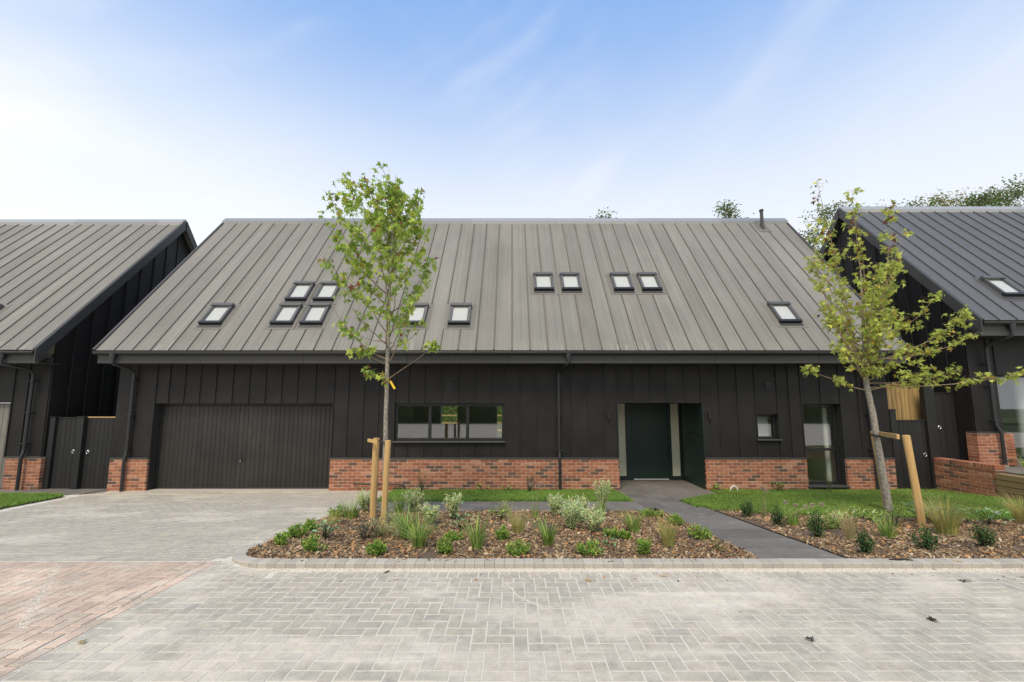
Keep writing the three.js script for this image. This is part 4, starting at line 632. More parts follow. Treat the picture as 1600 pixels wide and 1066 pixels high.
{ const w = tag(group('sleeper_wall'), 'stacked timber sleeper wall continuing from the brick retaining wall', 'wall'), sm = mat([0.36, 0.27, 0.14], 0.88, { map: scaled(woodTex, 4, 0.5), bumpMap: scaled(woodTex, 4, 0.5), bumpScale: 0.004 }); for (let i = 0; i < 5; i++) { const t = i === 4 ? 1.05 : 0.85 + 0.25 * R(), g = new GB().tint([t, t * 0.97, t * 0.92]), o = R() * 3; g.uvf = (p, n) => [(Math.abs(n.y) > 0.5 ? p.x : p.y) + o, p.z * 0.6 + o]; mesh('sleeper', g.box(10.42 + rr(-0.008, 0.008), 10.62, 0.005 + i * 0.126, 0.005 + (i + 1) * 0.126 - 0.003, 1.335, 4.1, 0.008), sm, w); } }
{ // the neighbour's higher ground
  const t = structure(mesh('terrace', bx(10.63, 40, -0.1, 0.64, -12, 4.3), M.soil), 'raised ground of the neighbouring plot behind the retaining wall', 'ground');
  structure(mesh('terrace_path', bx(10.68, 14, 0.642, 0.665, 0.62, 1.5, 0.004), M.slab), 'grey slab path on the raised plot', 'path');
  structure(mesh('terrace_lawn', bx(10.68, 30, 0.642, 0.66, 1.52, 4.2), M.turf), 'lawn on the raised plot beside the sleepers', 'lawn');
}

// ------------------------------------------------------------------ plants
const mix = (a, b, t) => a.map((v, i) => lerp(v, b[i], t));
function blades(g, rg, n, h, w, base, lean, droop, cols) { // curved grass blades
  for (let i = 0; i < n; i++) {
    const a = rg() * 6.283, d = Math.sqrt(rg()) * base, l = h * (0.55 + 0.5 * rg()), out = l * lean * (0.3 + rg()), dr = l * droop * rg(), a2 = a + (rg() - 0.5) * 1.2, s = V(-Math.sin(a2 + rg()), 0, Math.cos(a2 + rg())).multiplyScalar(w * (0.6 + 0.6 * rg()) / 2), P = []; 
    for (let k = 0; k <= 4; k++) { const t = k / 4; P.push(V(Math.cos(a) * d + Math.cos(a2) * out * t * t, l * t - dr * t * t * t, Math.sin(a) * d + Math.sin(a2) * out * t * t)); }
    g.tint(cols[Math.floor(rg() * cols.length)].map((v) => v * (0.8 + 0.4 * rg())));
    for (let k = 0; k < 4; k++) { const wa = s.clone().multiplyScalar(1 - k / 4 * 0.85), wb = s.clone().multiplyScalar(1 - (k + 1) / 4 * 0.95); g.quad(P[k].clone().sub(wa), P[k].clone().add(wa), P[k + 1].clone().add(wb), P[k + 1].clone().sub(wb)); }
  }
}
function leafAt(g, rg, p, dir, len, wid) { // folded pointed leaf, four triangles
  const up = V(rg() - 0.5, rg() * 0.8 + 0.2, rg() - 0.5).normalize(), s = V(0, 0, 0).crossVectors(dir, up).normalize().multiplyScalar(wid / 2), nn = V(0, 0, 0).crossVectors(s, dir).normalize().multiplyScalar(wid * 0.22), m = p.clone().addScaledVector(dir, len * 0.45), t = p.clone().addScaledVector(dir, len), a = m.clone().add(s).add(nn), b = m.clone().sub(s).add(nn);
  g.tri(p, a, m); g.tri(p, m, b); g.tri(a, t, m); g.tri(m, t, b);
}
const dirOf = (rg, up = 0.3) => { const a = rg() * 6.283, y = rg() * 2 - 1 + up; return V(Math.cos(a), y, Math.sin(a)).normalize(); };
function plantBase(name, label, category, x, z, grp, lift = 0.025) { const o = group(name); o.scale.setScalar(z > 2.9 ? 1.06 : 1.0); o.position.set(x, G(z) + lift, z); tag(o, label, category, grp); return o; }
function shrub(label, x, z, { h = 0.2, r = 0.13, n = 420, len = 0.026, wid = 0.013, cols, up = 0.5, name = 'shrub', seed = 1, stemCol = [0.14, 0.10, 0.06], cone = 0, grp = 'shrubs of the planting beds' }) {
  const rg = rngOf(seed * 977 + 5), o = plantBase(name, label, 'shrub', x, z, grp), g = new GB(), st = new GB().tint(stemCol), tips = [], ns = Math.max(6, Math.round(n / 38));
  for (let i = 0; i < ns; i++) { const a = rg() * 6.283, q = Math.sqrt(rg()), t = V(Math.cos(a) * r * q * (1 - cone * 0.4), h * (0.45 + 0.5 * rg()) * (1 - 0.35 * q * q), Math.sin(a) * r * q); tips.push(t); st.tube([[t.x * 0.12, -0.03, t.z * 0.12], [t.x * 0.55, t.y * 0.45, t.z * 0.55], t], [0.005, 0.0035, 0.0015], 4, false); }
  for (let i = 0; i < n; i++) { const t = tips[Math.floor(rg() * ns)], k = 0.25 + 0.8 * rg(), c = V(t.x * lerp(0.5, 1.0, k), t.y * k, t.z * lerp(0.5, 1.0, k)).add(V((rg() - 0.5) * r * 0.5, (rg() - 0.5) * h * 0.22, (rg() - 0.5) * r * 0.5)); c.y = Math.max(0.008, c.y); const d = c.clone().setY(c.y * 0.4).normalize().multiplyScalar(0.7).add(dirOf(rg, up)).normalize(); g.tint(cols[Math.floor(rg() * cols.length)].map((v) => v * (0.75 + 0.5 * rg()))); leafAt(g, rg, c, d, len * (0.7 + 0.6 * rg()), wid); }
  mesh('stem', st, M.stemGreen, o); mesh('foliage', g, M.foliage, o); o.rotation.y = rg() * 6; return o;
}
function grassPlant(label, x, z, { n = 90, h = 0.4, w = 0.007, base = 0.05, lean = 0.4, droop = 0.25, cols, seed = 1, plume = 0, name = 'ornamental_grass', grp = 'grasses of the planting beds' }) {
  const rg = rngOf(seed * 331 + 9), o = plantBase(name, label, 'grass plant', x, z, grp), g = new GB(); blades(g, rg, n, h, w, base, lean, droop, cols); mesh('blade_clump', g, M.foliage, o).name = 'foliage';
  if (plume) { const p = new GB(); blades(p, rg, plume, h * 1.25, w * 0.5, base * 0.8, lean * 0.8, droop * 0.9, [[0.52, 0.44, 0.24], [0.42, 0.37, 0.18]]); mesh('plume', p, M.foliage, o); }
  return o;
}
function airy(label, x, z, { h = 0.36, r = 0.16, n = 26, cols, seed = 1, leaf = 0.022, per = 26, grp = 'silvery plants of the planting bed' }) {
  const rg = rngOf(seed * 733 + 1), o = plantBase('silvery_plant', label, 'plant', x, z, grp), st = new GB().tint([0.30, 0.32, 0.22]), g = new GB();
  for (let i = 0; i < n; i++) { const a = rg() * 6.283, q = Math.sqrt(rg()) * r, t = V(Math.cos(a) * q, h * (0.55 + 0.5 * rg()), Math.sin(a) * q), m = V(t.x * 0.4 + (rg() - 0.5) * 0.03, t.y * 0.5, t.z * 0.4 + (rg() - 0.5) * 0.03), b = V(t.x * 0.12, -0.02, t.z * 0.12); st.tube([b, m, t], [0.003, 0.0022, 0.001], 4, false); for (let k = 0; k < per; k++) { const f = 0.2 + 0.85 * rg(), c = f < 0.5 ? b.clone().lerp(m, f * 2) : m.clone().lerp(t, f * 2 - 1); c.add(V((rg() - 0.5) * 0.03, (rg() - 0.5) * 0.02, (rg() - 0.5) * 0.03)); g.tint(cols[Math.floor(rg() * cols.length)].map((v) => v * (0.75 + 0.5 * rg()))); leafAt(g, rg, c, dirOf(rg, 0.5), leaf * (0.6 + 0.7 * rg()), leaf * 0.36); } }
  mesh('stem', st, M.stemGreen, o); mesh('foliage', g, M.foliage, o); return o;
}
function broadleaf(label, x, z, { n = 26, h = 0.14, r = 0.13, len = 0.075, cols, seed = 1, name = 'leafy_plant', grp = 'broad leaved plants of the planting beds' }) {
  const rg = rngOf(seed * 613 + 3), o = plantBase(name, label, 'plant', x, z, grp), g = new GB(), st = new GB().tint([0.12, 0.16, 0.06]);
  for (let i = 0; i < n; i++) { const a = rg() * 6.283, q = Math.sqrt(rg()) * r, c = V(Math.cos(a) * q, h * (0.3 + 0.7 * rg()), Math.sin(a) * q), d = V(Math.cos(a), 0.15 + rg() * 0.5, Math.sin(a)).normalize(); st.tube([[0, -0.02, 0], [c.x * 0.5, c.y * 0.7, c.z * 0.5], c], 0.002, 4, false); g.tint(cols[Math.floor(rg() * cols.length)].map((v) => v * (0.75 + 0.5 * rg()))); const l = len * (0.6 + 0.6 * rg()), s = V(-Math.sin(a), 0, Math.cos(a)).multiplyScalar(l * 0.36), P = [c, c.clone().addScaledVector(d, l * 0.35), c.clone().addScaledVector(d, l * 0.7).add(V(0, -0.004, 0)), c.clone().addScaledVector(d, l).add(V(0, -0.016, 0))], W = [0.25, 1, 0.85, 0.1]; for (let k = 0; k < 3; k++) for (const e of [-1, 1]) { const u = s.clone().multiplyScalar(e); const a0 = P[k].clone().addScaledVector(u, W[k]).add(V(0, 0.012 * W[k], 0)), a1 = P[k + 1].clone().addScaledVector(u, W[k + 1]).add(V(0, 0.012 * W[k + 1], 0)); g.quad(P[k], a0, a1, P[k + 1]); } }
  mesh('stem', st, M.stemGreen, o); mesh('foliage', g, M.foliage, o); return o;
}
function allium(label, x, z, heads, seed, cols) {
  const rg = rngOf(seed * 97 + 2), o = plantBase('allium', label, 'flower', x, z, 'alliums gone to seed'), g = new GB(); blades(g, rg, 34, 0.26, 0.009, 0.035, 0.25, 0.1, cols); mesh('foliage', g, M.foliage, o);
  heads.forEach(([dx, y, dz]) => { mesh('stalk', new GB().tint([0.42, 0.38, 0.18]).tube([[dx * 0.1, 0, dz * 0.1], [dx * 0.5, y * 0.6, dz * 0.5], [dx, y, dz]], 0.0032, 5, false), M.chip, o); const f = new GB(); for (let i = 0; i < 70; i++) { const d = dirOf(rg, 0), k = 0.8 + 0.4 * rg(); f.tint([0.50 * k, 0.38 * k, 0.33 * k]); leafAt(f, rg, V(dx, y, dz).addScaledVector(d, 0.012), d, 0.03, 0.012); } mesh('seed_head', f, M.foliage, o); });
}
const HEBE = [[0.200, 0.350, 0.056], [0.340, 0.478, 0.080], [0.480, 0.589, 0.112], [0.140, 0.258, 0.048]], BOX = [[0.058, 0.123, 0.038], [0.091, 0.182, 0.053], [0.042, 0.091, 0.033], [0.149, 0.264, 0.075]], SEDGE = [[0.203, 0.356, 0.058], [0.324, 0.488, 0.099], [0.142, 0.263, 0.042], [0.527, 0.562, 0.165]], PALE = [[0.421, 0.506, 0.155], [0.597, 0.624, 0.248], [0.281, 0.405, 0.093]], GOLD = [[0.604, 0.522, 0.175], [0.431, 0.427, 0.125], [0.719, 0.591, 0.250], [0.345, 0.385, 0.100]], SILVER = [[0.631, 0.705, 0.384], [0.841, 0.850, 0.517], [0.484, 0.587, 0.250], [0.715, 0.783, 0.367]], DARK = [[0.108, 0.086, 0.072], [0.072, 0.079, 0.052], [0.186, 0.172, 0.117], [0.286, 0.272, 0.182]], VARI = [[0.530, 0.553, 0.246], [0.343, 0.434, 0.137], [0.718, 0.688, 0.369]], BLUE = [[0.238, 0.360, 0.182], [0.346, 0.480, 0.243], [0.173, 0.280, 0.122]];
[ // low green shrubs
  [-2.78, 5.31, 0.15, 0.12, 'small round green shrub nearest the curved kerb end'], [-2.79, 4.92, 0.17, 0.14, 'round green shrub second from the curved kerb end along the driveway edge'], [-2.81, 4.47, 0.16, 0.13, 'round green shrub third from the curved kerb end along the driveway edge'],
  [-2.24, 5.62, 0.20, 0.15, 'bright green spreading shrub at the front near the curved kerb end'], [-1.5, 5.73, 0.17, 0.12, 'neat green shrub at the kerb in front of the staked tree'], [-0.76, 5.7, 0.19, 0.10, 'upright green shrub at the kerb beside the arching sedge'],
  [-0.74, 5.06, 0.12, 0.13, 'flat bright green shrub behind the upright kerb shrub'], [-0.12, 5.04, 0.17, 0.11, 'green shrub beside the golden grass in the middle of the bed'], [0.06, 5.73, 0.16, 0.15, 'wide green shrub at the kerb in the middle of the bed'],
  [0.84, 5.7, 0.17, 0.17, 'wide green shrub at the kerb below the silvery plants'], [1.48, 5.7, 0.20, 0.11, 'upright green shrub at the kerb beside the golden grass by the path'], [1.28, 4.95, 0.14, 0.12, 'yellow green shrub behind the kerb near the silvery plants'],
  [1.43, 5.02, 0.11, 0.08, 'tiny green shrub beside the yellow green shrub'], [2.43, 4.13, 0.16, 0.14, 'leafy green shrub against the edge of the entrance path'], [2.40, 4.98, 0.17, 0.16, 'dense green shrub halfway along the entrance path edge'],
  [2.3, 3.47, 0.14, 0.22, 'low spreading green shrub at the corner of the slate paths'], [-2.85, 3.5, 0.18, 0.18, 'green shrub at the back corner of the bed beside the driveway'],
].forEach(([x, z, h, r, l], i) => shrub(l, x, z, { h: h * 0.95, r: r * 0.78, n: 560, len: 0.03, wid: 0.016, cols: i % 3 === 1 ? HEBE.slice(0, 2) : HEBE, seed: i + 1 }));
shrub('sparse brownish shrub at the kerb beside the entrance path', 2.3, 5.6, { h: 0.16, r: 0.1, n: 130, cols: [[0.22, 0.24, 0.08], [0.30, 0.24, 0.10]], seed: 41 });
grassPlant('tall green sedge clump in front of the staked tree', -1.10, 5.4, { n: 150, h: 0.40, w: 0.012, base: 0.06, lean: 0.8, droop: 0.55, cols: SEDGE, seed: 2 });
grassPlant('large pale arching sedge behind the green sedge clump', -1.36, 4.98, { n: 340, h: 0.52, w: 0.008, base: 0.07, lean: 0.85, droop: 0.9, cols: [...PALE, [0.10, 0.19, 0.035]], seed: 3 });
grassPlant('upright green iris clump near the kerb under the long window', -0.41, 5.46, { n: 90, h: 0.38, w: 0.015, base: 0.06, lean: 0.6, droop: 0.15, cols: SEDGE, seed: 4 });
grassPlant('arching green sedge behind the staked tree', -1.95, 3.1, { n: 130, h: 0.42, w: 0.008, base: 0.06, lean: 0.8, droop: 0.6, cols: [...SEDGE, ...PALE], seed: 5 });
grassPlant('upright green iris clump below the silvery plants', 0.43, 5.33, { n: 86, h: 0.36, w: 0.015, base: 0.055, lean: 0.65, droop: 0.2, cols: SEDGE, seed: 6 });
grassPlant('upright green clump between the silvery plants and the path corner', 1.67, 4.59, { n: 96, h: 0.32, w: 0.014, base: 0.07, lean: 0.7, droop: 0.2, cols: SEDGE, seed: 7 });
grassPlant('loose yellow green grass beside the slate side path', 1.44, 3.55, { n: 80, h: 0.36, w: 0.007, base: 0.06, lean: 0.5, droop: 0.3, cols: [...PALE, ...SEDGE], seed: 8, plume: 8 });
grassPlant('tall leafy green clump between the driveway and the staked tree', -2.58, 3.63, { n: 130, h: 0.34, w: 0.010, base: 0.1, lean: 0.5, droop: 0.2, cols: SEDGE, seed: 9 });
grassPlant('short golden grass near the back driveway corner of the bed', -2.66, 4.1, { n: 150, h: 0.24, w: 0.004, base: 0.07, lean: 0.7, droop: 0.4, cols: GOLD, seed: 10 });
grassPlant('golden feather grass in the middle of the bed', 0.08, 4.67, { n: 260, h: 0.36, w: 0.0045, base: 0.07, lean: 0.55, droop: 0.3, cols: GOLD, seed: 11 });
grassPlant('golden green feather grass beside the entrance path', 1.86, 5.37, { n: 280, h: 0.38, w: 0.0045, base: 0.06, lean: 0.45, droop: 0.2, cols: [...GOLD, [0.20, 0.26, 0.07]], seed: 12 });
grassPlant('blond upright grass tuft by the side path near the sedges', -1.6, 3.05, { n: 40, h: 0.5, w: 0.008, base: 0.04, lean: 0.12, droop: 0.02, cols: [[0.42, 0.34, 0.14], [0.30, 0.28, 0.10]], seed: 13 });
[[-0.92, 3.66, 0.44, 0.22, 'round silvery plant under the middle of the long window'], [-1.22, 4.1, 0.34, 0.2, 'pale silvery plant behind the arching sedge'], [-1.72, 3.1, 0.42, 0.26, 'spreading silvery plant between the staked tree and the side path'], [0.83, 4.45, 0.44, 0.22, 'tall silvery plant nearer the golden grass of the silvery pair'], [1.13, 4.59, 0.34, 0.24, 'low wide silvery plant in front of the taller silvery one'], [0.72, 3.4, 0.38, 0.16, 'silvery plant behind the taller silvery pair'], [1.56, 3.1, 0.62, 0.2, 'tallest silvery plant in front of the porch corner'], [-2.55, 3.05, 0.40, 0.2, 'silvery plant at the driveway end of the side path'], [1.02, 4.0, 0.42, 0.2, 'silvery plant standing behind the silvery pair']].forEach(([x, z, h, r, l], i) => airy(l, x, z, { h: h * 0.82, r: r * 0.78, cols: SILVER, n: 46, per: 56, leaf: 0.032, seed: i + 3 }));
shrub('dark twiggy shrub in front of the two tree stakes', -1.86, 5.06, { h: 0.30, r: 0.17, n: 420, len: 0.028, wid: 0.012, cols: DARK, seed: 51, name: 'dark_shrub' });
shrub('dark twiggy shrub with pale leaf edges behind the tree stakes', -2.4, 3.25, { h: 0.40, r: 0.18, n: 420, len: 0.026, wid: 0.012, cols: [...DARK, ...VARI.slice(0, 1)], seed: 52, name: 'dark_shrub' });
shrub('cream and green shrub directly below the tree stakes', -1.72, 4.85, { h: 0.26, r: 0.15, n: 460, len: 0.026, wid: 0.013, cols: VARI, seed: 53, name: 'variegated_shrub' });
shrub('cream and green shrub beside the slate side path', -0.11, 3.2, { h: 0.34, r: 0.16, n: 360, len: 0.028, wid: 0.014, cols: VARI, seed: 54, name: 'variegated_shrub' });
broadleaf('blue green leafy plant near the curved kerb end', -2.38, 5.0, { cols: BLUE, seed: 1, h: 0.2 }); broadleaf('blue green leafy plant behind the flat green shrub', -0.71, 4.5, { cols: BLUE, seed: 2, h: 0.22, n: 20 }); broadleaf('bright leafy plant beside the cream and green shrub', -0.18, 3.75, { cols: HEBE, seed: 3, h: 0.16 });
broadleaf('grey green rosette plant on the bark between silvery plant and kerb', 1.18, 5.35, { cols: BLUE, seed: 4, h: 0.1, n: 14, len: 0.05 });
allium('allium with pink brown seed heads beside the silvery plants', 0.37, 3.58, [[-0.06, 0.5, 0], [0.04, 0.47, 0.02], [0.10, 0.49, -0.03]], 1, SEDGE);
// along the house wall
airy('small silvery shrub growing against the brick plinth', -2.14, 0.36, { h: 0.48, r: 0.16, cols: [[0.16, 0.20, 0.12], [0.24, 0.28, 0.17]], n: 22, per: 24, seed: 31 }); airy('grey lavender bush against the brick plinth by the downpipe', 0.42, 0.36, { h: 0.42, r: 0.24, cols: [[0.20, 0.23, 0.16], [0.15, 0.19, 0.10]], n: 34, per: 22, seed: 32 });
broadleaf('small weed at the foot of the plinth below the window end', -0.72, 0.2, { cols: SEDGE, seed: 5, n: 16, h: 0.14 }); broadleaf('small weed at the foot of the plinth beside the lavender', -0.1, 0.2, { cols: HEBE, seed: 6, n: 12, h: 0.1 }); grassPlant('green tuft at the plinth corner by the porch', 2.3, 0.22, { n: 50, h: 0.3, w: 0.01, base: 0.06, lean: 0.4, cols: SEDGE, seed: 21 });
broadleaf('small weed at the plinth beyond the porch', 4.98, 0.22, { cols: HEBE, seed: 7, n: 16, h: 0.14 }); broadleaf('leafy weed at the plinth below the small window', 6.42, 0.2, { cols: SEDGE, seed: 8, n: 20, h: 0.2 }); airy('straggly weed in front of the tall window', 7.58, 0.3, { h: 0.4, r: 0.12, cols: HEBE, n: 10, per: 14, seed: 33 });
// the second bed
[[3.83, 3.53, 0.30, 'dark clipped shrub nearest the lawn beside the entrance path'], [3.9, 4.22, 0.32, 'dark clipped shrub second along the entrance path edge'], [3.96, 4.92, 0.34, 'dark clipped shrub third along the entrance path edge'], [3.93, 5.67, 0.30, 'dark clipped shrub nearest the kerb beside the entrance path'], [4.76, 5.54, 0.28, 'dark clipped shrub at the kerb below the leaning stake'], [5.57, 5.4, 0.32, 'dark clipped shrub in front of the big feather grass'], [6.35, 5.3, 0.2, 'dark clipped shrub at the edge of the picture beyond the feather grass']].forEach(([x, z, h, l], i) => shrub(l, x, z, { h, r: i > 3 ? 0.12 : 0.095, n: 620, len: 0.024, wid: 0.014, cols: BOX, seed: 70 + i, name: 'clipped_shrub', cone: 0.5 }));
allium('allium with dry stems and a round seed head near the lawn', 4.12, 3.5, [[0.0, 0.43, 0], [0.03, 0.4, 0.04]], 2, [[0.42, 0.37, 0.16], [0.30, 0.30, 0.10], [0.16, 0.22, 0.06]]);
allium('allium with fallen pink seed heads lying over the lawn', 4.4, 3.55, [[0.12, 0.2, -0.12], [0.26, 0.16, -0.1], [0.38, 0.15, -0.05], [0.46, 0.18, -0.02], [0.58, 0.2, 0.02]], 3, SEDGE);
grassPlant('green grass tuft between the dark clipped shrubs', 4.12, 4.2, { n: 110, h: 0.3, w: 0.008, base: 0.06, lean: 0.35, droop: 0.15, cols: SEDGE, seed: 22 }); grassPlant('green sedge below the staked leaning tree', 4.85, 4.95, { n: 110, h: 0.34, w: 0.009, base: 0.07, lean: 0.55, droop: 0.3, cols: SEDGE, seed: 23, plume: 10 });
grassPlant('thin blond feather grass beside the third clipped shrub', 4.31, 5.0, { n: 170, h: 0.40, w: 0.004, base: 0.06, lean: 0.35, droop: 0.15, cols: [[0.52, 0.44, 0.23], [0.44, 0.38, 0.16]], seed: 24, plume: 20 }); grassPlant('big golden feather grass in front of the wide lawn', 5.8, 4.75, { n: 520, h: 0.54, w: 0.0045, base: 0.10, lean: 0.55, droop: 0.25, cols: [...GOLD, [0.26, 0.31, 0.10]], seed: 25, plume: 70 }); grassPlant('golden feather grass at the edge of the picture by the sleepers', 7.75, 4.0, { n: 420, h: 0.48, w: 0.0045, base: 0.10, lean: 0.6, droop: 0.3, cols: [...GOLD, [0.55, 0.38, 0.16]], seed: 26, plume: 50 });
shrub('low cream variegated ground cover behind the clipped shrubs', 4.95, 3.95, { h: 0.15, r: 0.30, n: 520, len: 0.036, wid: 0.024, cols: VARI, seed: 81, name: 'ground_cover' }); shrub('low variegated ground cover before the leaning tree', 5.5, 3.75, { h: 0.2, r: 0.28, n: 480, len: 0.036, wid: 0.024, cols: [...VARI, ...HEBE], seed: 82, name: 'ground_cover' });
broadleaf('broad leaved green plant beside the leaning stake', 6.4, 4.0, { cols: [[0.09, 0.17, 0.05], [0.15, 0.23, 0.09], [0.22, 0.28, 0.15]], seed: 9, n: 46, h: 0.24, r: 0.26, len: 0.13 }); broadleaf('blue green leafy plant between the two golden grasses', 7.1, 4.1, { cols: BLUE, seed: 10, n: 30, h: 0.24, r: 0.2 }); shrub('dark bare twiggy shrub at the foot of the leaning tree', 5.55, 4.25, { h: 0.36, r: 0.2, n: 380, len: 0.024, wid: 0.009, cols: DARK, seed: 83, name: 'dark_shrub' }); shrub('yellow green ground cover beside the entrance path bed edge', 4.45, 4.4, { h: 0.16, r: 0.2, n: 300, len: 0.034, wid: 0.022, cols: [[0.26, 0.30, 0.07], [0.18, 0.25, 0.06]], seed: 84, name: 'ground_cover' });
grassPlant('green strap leaved plant below the neighbouring picture window', 12.0, 0.62, { n: 60, h: 0.34, w: 0.014, base: 0.1, lean: 0.6, droop: 0.4, cols: SEDGE, seed: 27 }).position.y = 0.65;

// ------------------------------------------------------------------ trees
function mapleLeaf(g, rg, p, dir, size) { // five-lobed leaf on a short stalk
  const up = V((rg() - 0.5) * 1.6, rg() * 1.1 + 0.15, (rg() - 0.5) * 1.6).normalize(), s = V(0, 0, 0).crossVectors(dir, up); if (s.lengthSq() < 1e-4) s.set(1, 0, 0); s.normalize(); const n = V(0, 0, 0).crossVectors(s, dir).normalize(), cup = 0.12 + 0.3 * rg();
  const pts = [[0, 0], [0.42, 0.02], [0.20, 0.22], [0.52, 0.48], [0.17, 0.50], [0, 1.0], [-0.17, 0.50], [-0.52, 0.48], [-0.20, 0.22], [-0.42, 0.02]].map(([a, b]) => p.clone().addScaledVector(s, a * size).addScaledVector(dir, b * size * 0.95).addScaledVector(n, (Math.abs(a) * cup - b * b * 0.25) * size)), c = p.clone().addScaledVector(dir, size * 0.34);
  for (let i = 0; i < pts.length; i++) g.tri(c, pts[i], pts[(i + 1) % pts.length]);
}
function youngTree(name, label, trunk, limbs, colour, leafSize, seed) {
  const rg = rngOf(seed), o = group(name), b0 = trunk[0]; o.position.set(b0[0], b0[1], b0[2]); tag(o, label, 'tree'); const L = (p) => V(p[0] - b0[0], p[1] - b0[1], p[2] - b0[2]);
  const tp = [], tr = []; for (let i = 0; i + 1 < trunk.length; i++) for (let k = 0; k < 4; k++) { const t = k / 4, p = L(trunk[i]).lerp(L(trunk[i + 1]), t); p.x += (rg() - 0.5) * 0.008; p.z += (rg() - 0.5) * 0.008; tp.push(p); tr.push(lerp(trunk[i][3], trunk[i + 1][3], t) * (0.94 + 0.12 * rg())); } tp.push(L(trunk[trunk.length - 1])); tr.push(trunk[trunk.length - 1][3]);
  mesh('trunk', new GB().tube(tp, tr, 9), M.bark, o);
  const cg = new GB();
  limbs.forEach((lb) => {
    const a = L(lb.from), e = L(lb.to), len = a.distanceTo(e), bend = V((rg() - 0.5) * 0.12, -0.10 * len * (lb.sag ?? 1), (rg() - 0.5) * 0.12).multiplyScalar(1), N = 7, pts = [], rad = []; 
    for (let i = 0; i <= N; i++) { const t = i / N, p = a.clone().lerp(e, t).addScaledVector(bend, 4 * t * (1 - t)); if (i) p.add(V((rg() - 0.5) * 0.03, (rg() - 0.5) * 0.02, (rg() - 0.5) * 0.03)); pts.push(p); rad.push(lerp(lb.r ?? 0.012, 0.0025, Math.pow(t, 0.7))); }
    const bg = new GB().tint(lb.bark ?? [0.8, 0.66, 0.52]); bg.tube(pts, rad, 5, false);
    const at = (t) => { const f = clamp(t) * N, i = Math.min(N - 1, Math.floor(f)); return pts[i].clone().lerp(pts[i + 1], f - i); };
    let left = lb.leaves; const start = lb.start ?? 0.2;
    while (left > 0) { // twig with a few leaves
      const t = lb.ends ? lerp(lb.ends, 1, rg()) : lerp(start, 1.02, Math.pow(rg(), 0.85)), p = at(t), d = dirOf(rg, 0.35), tl = (lb.spread ?? 0.16) * (0.35 + 0.9 * rg()) * (1.1 - 0.4 * t), q = p.clone().addScaledVector(d, tl); bg.tube([p, p.clone().lerp(q, 0.5).add(V(0, 0.012, 0)), q], [0.0022, 0.0018, 0.0012], 3, false);
      const k = Math.min(left, 3 + Math.floor(rg() * 4)); left -= k;
      for (let j = 0; j < k; j++) { const f = 0.3 + 0.75 * rg(), c = p.clone().lerp(q, f).add(V((rg() - 0.5) * 0.09, (rg() - 0.5) * 0.09 - 0.015, (rg() - 0.5) * 0.09)), ld = V((rg() - 0.5) * 1.6, -0.25 - 0.5 * rg() + (rg() < 0.35 ? 0.8 : 0), (rg() - 0.5) * 1.6).normalize(); cg.tint(colour(rg, t, c)); mapleLeaf(cg, rg, c, ld, leafSize * (0.55 + 0.65 * rg())); }
    }
    mesh('branch', bg, M.bark, o);
  });
  mesh('crown', cg, M.leaf, o); return o;
}
